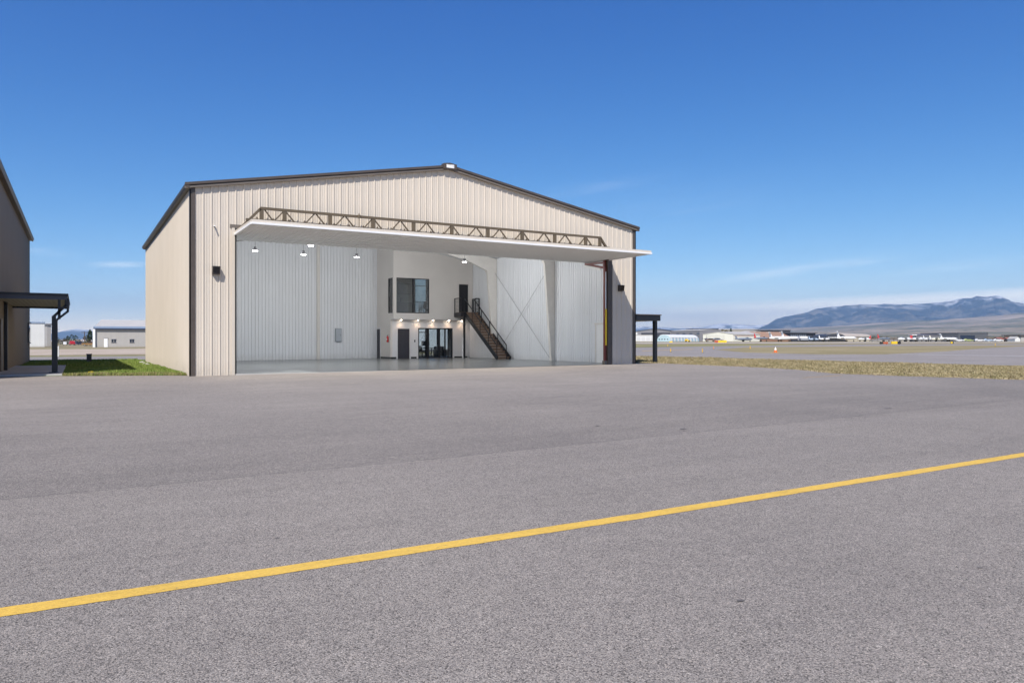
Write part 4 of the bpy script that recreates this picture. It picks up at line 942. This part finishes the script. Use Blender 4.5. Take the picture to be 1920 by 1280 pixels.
for k in range(8): opening(E, 'window', L * (.16 + .068 * k), L * (.205 + .068 * k), zh(631, 430) - 1.28, zh(626, 430) - 1.28, rm('pale_bay', (.22, .25, .29)) if k == 0 else bpy.data.materials['pale_bay'], .1)
# black arch hangar
A = Vector((*at(1549.5, 330), 0)); B = Vector((*at(1585, 330), 0)); Q = empty('arched_hangar', (A.x, A.y, 1.28), math.atan2(B.y - A.y, B.x - A.x), 'arched hangar with black front gable and wide open doorway', 'hangar')
Lq = (B - A).length; ht = zh(625, 330) - 1.28; hs = zh(632, 330) - 1.28
arc = [(0, 0, 0)] + [(Lq / 2 - Lq / 2 * math.cos(math.pi * k / 12), 0, hs + (ht - hs) * math.sin(math.pi * k / 12)) for k in range(13)] + [(Lq, 0, 0)]
MB().prism(arc, (6, 30, 0)).build('shell', M_far_dark, Q)
MB().prism([(0 + 2, 6, hs + .2)] + [(Lq / 2 - (Lq / 2 + .3) * math.cos(math.pi * k / 12) + 2, 6, hs + .3 + (ht - hs) * math.sin(math.pi * k / 12)) for k in range(13)] + [(Lq + 2, 6, hs + .2)], (24, 24, -.2)).build('roof', rm('tan_roof', (.46, .40, .33)), Q)
MB().box(.6, Lq - .6, -.15, -.0, hs - .3, hs).build('door_beam', M_wht, Q); MB().box(.8, Lq - .8, -.05, .02, .0, hs - .3).build('doorway', M_seal_shade, Q)  # doorway is a near-black panel painting the unlit inside over the solid shell
MB().box(Lq, Lq + 12, 3, 4, 0, hs - .2).build('side_wall', rm('tan_wall', (.40, .36, .28)), Q)
# big grey hangar right
E, L = bld('grey_maintenance_hangar', at(1797, 425), at(1852.5, 432), 26, zh(625, 430) - 1.28, zh(624, 430) - 1.28, 'big dark grey hangar with navy glass doors on the right', rm('dark_grey_siding', (.105, .11, .12)), M_roofd, 'hangar', 'flat', .1)
opening(E, 'glass_door', L * .06, L * .55, .1, zh(628.5, 428) - 1.28, mat('navy_glass', (.015, .025, .05), .12), .1)
E, L = bld('grey_hangar_wing', at(1718, 440), at(1797, 432), 20, zh(629, 436) - 1.28, zh(626.3, 440) - 1.28, 'long low dark grey wing left of the big grey hangar', rm('mid_grey_siding', (.15, .15, .16)), rm('grey_roof', (.13, .12, .125)), 'hangar', 'long', .2)
E, L = bld('airport_kiosk', at(1711, 385), at(1717.5, 385), 3, zh(628.6, 385) - 1.28, 0, 'small dark kiosk with a white cap above the parked airplanes', M_far_dark, M_wht, 'kiosk', 'flat', .3)
E, L = bld('white_fuel_hut', at(1903, 330), at(1913, 330), 5, zh(635.5, 330) - 1.28, zh(631.5, 330) - 1.28, 'small white gabled hut near the right edge', M_bg_white, M_roofw, 'hut', 'gable', .1)
E, L = bld('edge_building', at(1914, 350), at(1960, 350), 12, zh(629, 350) - 1.28, 0, 'pale building with dark flat roof cut by the right edge', M_bg_beige, M_roofd, 'building', 'flat', .8)
for px, wd, lb in ((1873, 9, 'low hut with red roof, left of the two'), (1889, 10, 'low hut with red roof, right of the two')):
    E, L = bld('roofed_hut', at(px, 340), at(px + wd, 340), 4, zh(636, 340) - 1.28, zh(633, 340) - 1.28, lb, rm('hut_wall', (.40, .36, .30)), rm('red_brown_roof', (.26, .10, .07)), 'hut', 'long', .3)

# ------------------------------------------------------------------ aircraft
M_pw = mat('aircraft_white', (.80, .80, .80), .3); M_pr = mat('aircraft_red', (.55, .05, .05), .3); M_pg = mat('aircraft_grey', (.16, .19, .24), .5); M_pb = mat('aircraft_navy', (.03, .04, .08), .35)
M_pw2 = mat('aircraft_pale_blue', (.45, .55, .68), .35)
def wing_prism(p0, c0, p1, c1, th):            # root leading point, chord, tip leading point, chord (chord runs to -x)
    p0 = Vector(p0); p1 = Vector(p1)
    return [p0, p0 - Vector((c0, 0, 0)), p1 - Vector((c1, 0, 0)), p1]
def plane(px0, px1, Z, htop, kind, label, body=M_pw, tail=None, rot=0, flip=False, py=640):
    tail = tail or body; a = at(px0, Z); b_ = at(px1, Z); Lx = math.hypot(a[0] - b_[0], a[1] - b_[1])
    mx_, my_ = (a[0] + b_[0]) / 2, (a[1] + b_[1]) / 2
    E = empty({'jet': 'business_jet', 'fighter': 'fighter_jet', 'prop': 'light_airplane', 'heli': 'helicopter'}[kind], (mx_, my_, g(mx_)), -YAW + rot + (math.pi if flip else 0), label, 'helicopter' if kind == 'heli' else 'airplane')
    Lx /= max(.5, math.cos(rot)); h = htop; Rf = Lx * (.072 if kind == 'jet' else .075 if kind == 'fighter' else .08); zc = h * .36 if kind == 'jet' else h * .42
    M = Matrix.Translation((0, 0, zc)) @ Matrix.Rotation(R(90), 4, 'Y')
    if kind == 'heli':
        MB().lathe([(-.28 * Lx, .02 * Lx), (-.2 * Lx, .05 * Lx), (0, .12 * Lx), (.2 * Lx, .13 * Lx), (.36 * Lx, .09 * Lx), (.42 * Lx, .02 * Lx)], 12, M).build('cabin', body, E, True)
        MB().tube((-.15 * Lx, 0, zc + .03 * Lx), (-.5 * Lx, 0, zc + .05 * Lx), .03 * Lx, .015 * Lx).box(-.52 * Lx, -.47 * Lx, -.02, .02, zc - .05 * Lx, zc + .18 * Lx).build('tail_boom', tail, E)
        MB().tube((.1 * Lx, 0, zc + .1 * Lx), (.1 * Lx, 0, h), .04, n=6).box(.1 * Lx - .5 * Lx, .1 * Lx + .5 * Lx, -.08, .08, h - .03, h).build('rotor', M_black, E)
        MB().bar((-.15 * Lx, -.5, .06), (.35 * Lx, -.5, .06), .06).bar((-.15 * Lx, .5, .06), (.35 * Lx, .5, .06), .06).bar((.0, -.5, .06), (.05 * Lx, -.2, zc - .3), .05).bar((.2 * Lx, -.5, .06), (.2 * Lx, -.2, zc - .3), .05).build('skid', M_black, E)
        return E
    prof = [(-.5 * Lx, Rf * .15), (-.42 * Lx, Rf * .45), (-.25 * Lx, Rf * .85), (-.1 * Lx, Rf), (.25 * Lx, Rf), (.38 * Lx, Rf * .8), (.46 * Lx, Rf * .42), (.5 * Lx, Rf * .05)]
    MB().lathe(prof, 14, M).build('fuselage', body, E, True)
    zt0 = zc + Rf * .5
    MB().prism([(-.33 * Lx, -.06, zt0), (-.47 * Lx, -.06, zt0), (-.52 * Lx if kind == 'jet' else -.5 * Lx, -.06, h), (-.46 * Lx if kind == 'jet' else -.44 * Lx, -.06, h)], (0, .12, 0)).build('tail_fin', tail, E)
    sp = Lx * (.42 if kind == 'jet' else .30 if kind == 'fighter' else .55); wz = zc - Rf * .7 if kind != 'prop' else zc + Rf
    for s_ in (-1, 1):
        sw = .22 if kind == 'jet' else .3 if kind == 'fighter' else .02
        MB().prism(wing_prism((.08 * Lx, 0, wz), .2 * Lx, (.08 * Lx - sw * Lx * .8, s_ * sp, wz + .02 * Lx), .07 * Lx if kind != 'prop' else .13 * Lx, .1), (0, 0, .12)).build('wing', body, E)
        tz = h - .25 if kind == 'jet' else zc + Rf * .3
        MB().prism(wing_prism((-.42 * Lx, 0, tz), .09 * Lx, (-.49 * Lx, s_ * sp * .33, tz), .05 * Lx, .1), (0, 0, .08)).build('tailplane', tail, E)
        if kind == 'jet': MB().tube((-.16 * Lx, s_ * Rf * 1.7, zc + Rf * .5), (-.33 * Lx, s_ * Rf * 1.7, zc + Rf * .5), Rf * .55, Rf * .4).build('engine', body, E)
        MB().tube((-.03 * Lx, s_ * Rf * 1.2 - .1, .28), (-.03 * Lx, s_ * Rf * 1.2 + .1, .28), .28, n=10).bar((-.03 * Lx, s_ * Rf * 1.2, .28), (-.03 * Lx, s_ * Rf, zc), .08).build('main_wheel', M_tire, E)
    MB().tube((.36 * Lx, -.08, .22), (.36 * Lx, .08, .22), .22, n=10).bar((.36 * Lx, 0, .22), (.36 * Lx, 0, zc), .07).build('nose_wheel', M_tire, E)
    if kind == 'fighter':
        MB().lathe([(-.08 * Lx, .02), (0, Rf * .7), (.12 * Lx, Rf * .75), (.22 * Lx, .02)], 10, Matrix.Translation((.12 * Lx, 0, zc + Rf * .6)) @ Matrix.Rotation(R(90), 4, 'Y')).build('cockpit_canopy', M_bg_win, E, True)
    elif kind == 'jet': MB().prism([(.39 * Lx, -Rf * .6, zc + Rf * .35), (.43 * Lx, -Rf * .4, zc + Rf * .3), (.40 * Lx, -Rf * .4, zc + Rf * .75)], (0, Rf, 0)).build('windscreen', M_bg_win, E)
    else:
        MB().prism([(.08 * Lx, -Rf * .7, zc + Rf * .6), (.26 * Lx, -Rf * .7, zc + Rf * .6), (.18 * Lx, -Rf * .6, zc + Rf * 1.35), (.06 * Lx, -Rf * .6, zc + Rf * 1.35)], (0, Rf * 1.3, 0)).build('windscreen', M_bg_win, E)
        MB().box(.505 * Lx, .515 * Lx, -.05, .05, zc - .9, zc + .9).build('propeller', M_black, E)
    return E
plane(1317, 1329, 300, 2.6, 'heli', 'small dark navy helicopter in front of the off white hangar', M_pb)
plane(1378, 1411, 285, 2.3, 'fighter', 'slate grey fighter jet facing right in front of the off white hangar', M_pg)
plane(1413.5, 1441, 280, 3.0, 'fighter', 'red tailed jet with grey nose beside the slate grey fighter', M_pg, M_pr)
plane(1440, 1487, 290, 3.7, 'jet', 'white business jet on the left in front of the terracotta roof', M_pw, None, R(12))
plane(1464, 1501, 305, 4.2, 'jet', 'white business jet second from the terracotta roof, nose to the right', M_pw, None, R(8))
plane(1516, 1536, 300, 2.2, 'prop', 'pale blue light airplane right of the white trailers', M_pw2)
plane(1535, 1556, 290, 2.4, 'prop', 'white high wing airplane just left of the arched hangar', M_pw)
plane(1569, 1606, 285, 3.9, 'jet', 'white business jet in front of the arched hangar', M_pw)
plane(1609, 1633, 285, 2.3, 'prop', 'white airplane with red cowling behind right of the arched hangar', M_pw, M_pr, 0, True)
plane(1645, 1670, 300, 2.9, 'fighter', 'blue grey jet with red tail among the bushes', M_pg, M_pr)
plane(1683, 1711, 285, 2.4, 'prop', 'white light airplane with red trim left of the kiosk', M_pw, M_pr, 0, True)
plane(1706, 1732, 290, 2.5, 'prop', 'white light airplane with red fin just under the kiosk', M_pw, M_pr)
plane(1728, 1750, 280, 2.3, 'prop', 'white low airplane parked third from the kiosk', M_pw, None, R(25))
plane(1744, 1768, 285, 2.3, 'prop', 'cream airplane in the middle of the parked row', mat('aircraft_cream', (.72, .70, .58), .35), None, R(-15))
plane(1762, 1796, 275, 2.9, 'jet', 'largest white airplane at the right end of the parked row', M_pw, None, 0, False)

# ------------------------------------------------------------------ vehicles, signs, cones, markers
def car(px, Z, kind, m, label, rot=0, s=1.0):
    x, y = at(px, Z); nm = {'car': 'parked_car', 'pickup': 'pickup_truck', 'van': 'parked_van'}[kind]
    E = empty(nm, (x, y, g(x)), -YAW + rot, label, {'car': 'car', 'pickup': 'truck', 'van': 'van'}[kind]); E.scale = (s, s, s)
    if kind == 'pickup': pr = [(-2.6, .45), (2.6, .45), (2.65, 1.05), (1.6, 1.15), (1.0, 1.75), (-.4, 1.78), (-.6, 1.15), (-2.6, 1.15)]; cab = [(1.45, 1.18), (.95, 1.68), (-.3, 1.70), (-.5, 1.18)]
    elif kind == 'van': pr = [(-2.4, .4), (2.4, .4), (2.45, 1.1), (1.9, 1.3), (1.5, 2.0), (-2.4, 2.05)]; cab = [(1.85, 1.32), (1.45, 1.92), (.7, 1.92), (.7, 1.32)]
    else: pr = [(-2.2, .35), (2.2, .35), (2.25, .8), (1.3, .95), (.6, 1.42), (-1.1, 1.45), (-1.8, .98), (-2.25, .9)]; cab = [(1.15, .97), (.55, 1.36), (-1.0, 1.38), (-1.6, 1.0)]
    MB().prism([(a, -.9, b_) for a, b_ in pr], (0, 1.8, 0)).build('body', m, E)
    MB().prism([(a, -.92, b_) for a, b_ in cab], (0, 1.84, 0)).build('windows', M_bg_win, E)
    for a in (-1.45, 1.45):
        for s_ in (-.86, .86):
            wh = MB().tube((a, s_ - .11, .34), (a, s_ + .11, .34), .34, n=14).build('wheel', M_tire, E); MB().tube((a, s_ - .13, .34), (a, s_ + .13, .34), .18, n=10).build('rim', M_alu, wh)
    for s_ in (-.6, .6): MB().box(2.2 if kind == 'car' else 2.45, 2.28 if kind == 'car' else 2.66, s_ - .15, s_ + .15, .65, .82).build('headlight', M_wht, E)
    return E
car(135, 270, 'pickup', mat('truck_red', (.45, .02, .03), .35), 'red pickup truck parked in front of the conifers', R(128), .85)
car(122, 285, 'van', M_pw, 'white van left of the red pickup truck', R(118), .6)
car(149, 285, 'car', M_pb, 'dark car just right of the red pickup truck', R(40), .9)
car(155, 290, 'car', mat('car_grey', (.08, .085, .09), .4), 'dark grey car under the utility pole', R(70), .8)
car(167.5, 225, 'pickup', mat('truck_ochre', (.30, .17, .06), .5), 'ochre pickup truck beside the beige building', R(15), .75)
car(1332.5, 295, 'car', mat('car_tan', (.22, .16, .12), .5), 'dark tan car right of the helicopter', 0, .9)
car(1345, 300, 'car', mat('car_silver', (.30, .31, .34), .4), 'silver grey car in front of the off white hangar door', 0, 1)
for px, c_, lb in ((1798, M_pw, 'leftmost white car before the navy glass doors'), (1815, mat('car_lime', (.45, .50, .2), .4), 'pale lime car before the navy glass doors'),
                   (1836, M_pw, 'white car at the left below the grey wall'), (1853, M_pw2, 'pale blue car at the corner of the grey hangar'), (1871, M_pw, 'white car apart, right of the grey hangar')):
    car(px, 300, 'car', c_, lb, rnd.uniform(-.2, .2), .8)
def trailer(px0, px1, Z, h, m, label):
    A = at(px0, Z); B = at(px1, Z); L = math.hypot(B[0] - A[0], B[1] - A[1]); E = empty('box_trailer', (*A, g(A[0])), -YAW, label, 'trailer')
    MB().box(0, L, 0, 2.4, .55, h).build('box', m, E); MB().box(0, L, .1, 2.3, .40, .55).build('chassis', M_black, E)
    for q in (.2, .35, .8): MB().tube((L * q, .05, .35), (L * q, .35, .35), .35, n=10).build('wheel', M_tire, E)
trailer(1500, 1514.5, 300, 2.1, M_pw, 'white box trailer right of the white jets'); trailer(1502, 1516, 285, 1.3, mat('trailer_grey', (.28, .30, .33), .5), 'low grey trailer in front of the white box trailer')
def sign(px, py, w_, h_, cols, label):
    x, y = gh(px, py); E = empty('taxiway_sign', (x, y, g(x)), -YAW, label, 'sign'); n = len(cols)
    for k, (q0, q1, m) in enumerate(cols): MB().box(w_ * (q0 - .5), w_ * (q1 - .5), -.12, .12, .1, h_).build('sign_panel', m, E)
    for q in (-.35, .35): MB().box(w_ * q - .04, w_ * q + .04, -.05, .05, 0, .1).build('leg', M_black, E)
M_sy = mat('sign_yellow', (.80, .52, .02), .5); M_sr = mat('sign_red', (.45, .10, .04), .5); M_sk = mat('sign_black', (.02, .02, .02), .5)
sign(1657, 645.6, 1.55, .48, [(0, .40, M_sk), (.40, 1, M_sr)], 'low runway sign, black on the left and red on the right')
sign(1680, 645.6, 1.80, .58, [(0, .62, M_sy), (.62, 1, M_sk)], 'low runway sign, yellow on the left and black on the right')
sign(1351, 642.9, 3.4, .75, [(0, .3, M_sr), (.3, 1, M_sy)], 'long low yellow sign with a red end before the off white hangar')
sign(1785, 644.8, .5, .45, [(0, .6, M_sy), (.6, 1, M_sk)], 'small yellow sign below the right end of the parked row')
sign(1258, 642.6, .9, .5, [(0, 1, M_sy)], 'small plain yellow sign before the pale blue arched hangar')
x, y = at(1289, 285); E = empty('yellow_tug', (x, y, g(x)), -YAW, 'small yellow airport tug before the arched blue hangar', 'tug')
MB().prism([(-1.0, -.6, .3), (1.0, -.6, .3), (1.0, -.6, .55), (.1, -.6, .7), (-.1, -.6, 1.1), (-.9, -.6, 1.0)], (0, 1.2, 0)).build('body', M_sy, E)
for a in (-.6, .6): MB().tube((a, -.65, .25), (a, .65, .25), .25, n=10).build('wheel', M_tire, E)
# cone
x, y = gh(1454, 661); E = empty('traffic_cone', (x, y, g(x)), 0, 'orange and white traffic cone at the taxiway edge', 'traffic cone')
M_or = mat('cone_orange', (.75, .16, .03), .5)
MB().box(-.20, .20, -.20, .20, 0, .04).build('base', M_or, E); MB().lathe([(.04, .16), (.26, .115)], 16).build('cone_body', M_or, E, True)
MB().lathe([(.26, .115), (.40, .085), (.42, .06), (.50, .05), (.54, .02)], 16).build('reflective_collar', M_wht, E, True)
# taxiway edge markers
M_mk = mat('marker_yellow', (.75, .45, .05), .6); M_mo = mat('marker_orange', (.70, .30, .12), .6)
gm = 'slim reflective taxiway edge markers'
first = None
for px, py, m, lb in ((1317, 661, M_mk, 'yellow edge marker nearest the wedge of grass'), (1257.5, 660, M_mk, 'yellow edge marker just right of the black canopy post'), (1338, 655, M_mo, 'orange edge marker beyond the yellow one'),
                      (1406.5, 654.5, M_mk, 'yellow edge marker left of the traffic cone'), (1866, 648.5, M_mk, 'edge marker far right on the infield grass'), (1252, 650, M_mk, 'far yellow edge marker before the pale blue arched hangar')):
    x, y = gh(px, py); E = empty('edge_marker', (x, y, g(x)), 0, lb, 'marker', gm)
    MB().tube((0, 0, 0), (0, 0, .40), .045, n=8).build('stake', m, E); MB().tube((0, 0, 0), (0, 0, .03), .12, n=10).build('foot', M_tire, E)

# ------------------------------------------------------------------ hills and mountains
def interp(tab, x):
    if x <= tab[0][0]: return tab[0][1]
    for (a, ya), (b_, yb_) in zip(tab[:-1], tab[1:]):
        if x <= b_: q = (x - a) / (b_ - a); q = q * q * (3 - 2 * q) * .5 + q * .5; return ya + (yb_ - ya) * q
    return tab[-1][1]
def terrain(name, tab, r0, r1, crest, base_py, m, px0, px1, nx, nr, rough, seed, fine=1.0, shape=1.0):
    V = []; Fc = []
    for j in range(nr + 1):
        q = j / nr; r = r0 + (r1 - r0) * q
        for i in range(nx + 1):
            px = px0 + (px1 - px0) * i / nx; a = math.atan((px - 960) / F) ; Z = r * math.cos(a)
            top = (640 - interp(tab, px)) / F; bse = (640 - base_py) / F
            t_ = q / crest
            p = min(t_, 1); p = p ** shape
            x, y = at(px, Z)
            ang = bse + (top - bse) * p
            nn = noise.fractal(Vector((x, y, 0)) * (.0009 * fine) + Vector((seed, 0, 0)), .9, 2.1, 6)
            rg = 1 - abs(noise.noise(Vector((x, y, 0)) * (.00045 * fine) + Vector((0, seed, 0)))) * 2
            hgt = ang * Z + rough * (nn * .6 + (rg - .5) * .5) * math.sin(math.pi * min(max(q, 0), 1)) ** .7 * (.15 + .85 * (1 - p ** 6) if t_ < 1 else .15)
            if t_ < 1: hgt = min(hgt, top * Z * .985 + 0) if p < .97 else hgt
            if t_ > 1: hgt = ang * (r0 + (r1 - r0) * crest) * math.cos(a) * (1 - .8 * (t_ - 1) / (1 / crest - 1))
            V.append((x, y, CZ + hgt + (rough * .06 * nn if t_ >= .9 else 0)))
    for j in range(nr):
        for i in range(nx):
            k = j * (nx + 1) + i; Fc.append((k, k + 1, k + nx + 2, k + nx + 1))
    me = bpy.data.meshes.new(name); me.from_pydata(V, [], Fc); me.update(); me.polygons.foreach_set('use_smooth', [True] * len(me.polygons)); me.materials.append(m)
    o = bpy.data.objects.new(name, me); col.objects.link(o); o['kind'] = 'structure'; return o
def mount_mat(name, forest, bare, snow_z, snow_amt=1.0, bias=-3.1):
    m = bpy.data.materials.new(name); m.use_nodes = True; t = m.node_tree; b = t.nodes['Principled BSDF']
    gm_ = t.nodes.new('ShaderNodeNewGeometry'); pos = gm_.outputs['Position']
    n1 = tnoise(t, pos, .0024, 8, .68, .3); n2 = tnoise(t, pos, .005, 6, .65)
    cc = nmix(t, ramp(t, n1, [(.50, (0, 0, 0)), (.60, (1, 1, 1))]), forest, bare)
    sp = t.nodes.new('ShaderNodeSeparateXYZ'); t.links.new(pos, sp.inputs[0])
    hm = t.nodes.new('ShaderNodeMapRange'); t.links.new(sp.outputs[2], hm.inputs[0]); hm.inputs[1].default_value = snow_z; hm.inputs[2].default_value = snow_z * 1.35
    sn = mth(t, 'MULTIPLY', hm.outputs[0], mth(t, 'MULTIPLY_ADD', n2, 6.0, bias, True)); sn = mth(t, 'MULTIPLY', sn, snow_amt)
    t.links.new(nmix(t, sn, cc, (.8, .82, .85)), b.inputs['Base Color']); b.inputs['Roughness'].default_value = .95; b.inputs['Specular IOR Level'].default_value = .05
    return m
Mt = [(1330, 640), (1400, 628), (1432, 611), (1460, 598), (1500, 587.5), (1535, 576.5), (1560, 574), (1590, 570), (1625, 570), (1645, 572), (1680, 572), (1720, 569), (1760, 566), (1785, 564), (1805, 560.5), (1820, 562), (1832, 556.5), (1850, 557.5), (1868, 555), (1880, 558), (1900, 567), (1925, 571), (1980, 566), (2060, 552), (2200, 560), (2600, 590)]
terrain('mountains', Mt, 8500, 15500, .72, 634, mount_mat('hazed_mountain_forest', (.034, .050, .066), (.17, .16, .145), 480, 1.0, -2.75), 1330, 2500, 620, 130, 290, 3.1, 1.5, .8)  # forest colour shifted towards blue, part of the distance haze painted in
Ms = [(1080, 619), (1140, 616), (1185, 613), (1215, 611), (1250, 612), (1280, 615), (1310, 613.5), (1340, 609.5), (1352, 607.5), (1380, 608), (1410, 609.5), (1440, 608), (1480, 612), (1600, 620)]
terrain('far_mountains', Ms, 13800, 17000, .6, 634, mount_mat('far_mountain_snow', (.05, .07, .08), (.13, .13, .13), 215, .95, -2.3), 1050, 1620, 160, 30, 115, 8.2, 1.0)
Ml = [(-500, 622), (0, 628), (60, 629), (95, 626), (115, 622), (128, 619.5), (142, 616.5), (152, 617.5), (165, 618), (185, 623), (260, 622), (400, 618), (800, 620)]
terrain('left_far_mountains', Ml, 13800, 17000, .6, 636, mount_mat('left_mountain_snow', (.06, .08, .09), (.16, .16, .16), 165, 1.0, -2.0), -500, 820, 260, 30, 90, 5.5, 1.0)
Fh = [(1050, 628), (1200, 624), (1330, 621), (1440, 617), (1540, 612), (1660, 604.5), (1740, 600), (1800, 596.5), (1860, 592), (1920, 585.5), (2100, 570), (2500, 560)]
fm = bpy.data.materials.new('foothill_range'); fm.use_nodes = True; t = fm.node_tree; b = t.nodes['Principled BSDF']
gm_ = t.nodes.new('ShaderNodeNewGeometry'); pos = gm_.outputs['Position']
v = tnoise(t, tmap(t, pos, (.0016, .0016, .02)), 1, 8, .65, .4)
cc = ramp(t, v, [(.34, (.09, .105, .075)), (.45, (.17, .16, .12)), (.55, (.29, .24, .19)), (.68, (.40, .33, .27))])
dots = ramp(t, tnoise(t, pos, .012, 5, .7), [(.58, (1, 1, 1)), (.66, (.5, .55, .5))])
t.links.new(nmix(t, 1.0, cc, dots, 'MULTIPLY'), b.inputs['Base Color']); b.inputs['Roughness'].default_value = .95; b.inputs['Specular IOR Level'].default_value = .05
terrain('foothills', Fh, 1200, 8200, .85, 639, fm, 1050, 2500, 360, 90, 34, 6.6, 2.2, 1.0)

# far left plain woodland line
# ------------------------------------------------------------------ haze
hz = MB().box(-19500, 19500, -19500, 19500, -1.5, 930).build('haze', bpy.data.materials.new('haze_air')); hz['kind'] = 'stuff'
hm_ = hz.data.materials[0]; hm_.use_nodes = True; t = hm_.node_tree
for n in list(t.nodes): t.nodes.remove(n)
ho = t.nodes.new('ShaderNodeOutputMaterial'); pv = t.nodes.new('ShaderNodeVolumePrincipled'); pv.inputs['Density'].default_value = 7.5e-5
pv.inputs['Color'].default_value = (.44, .68, 1, 1); pv.inputs['Anisotropy'].default_value = .1
t.links.new(pv.outputs[0], ho.inputs['Volume'])
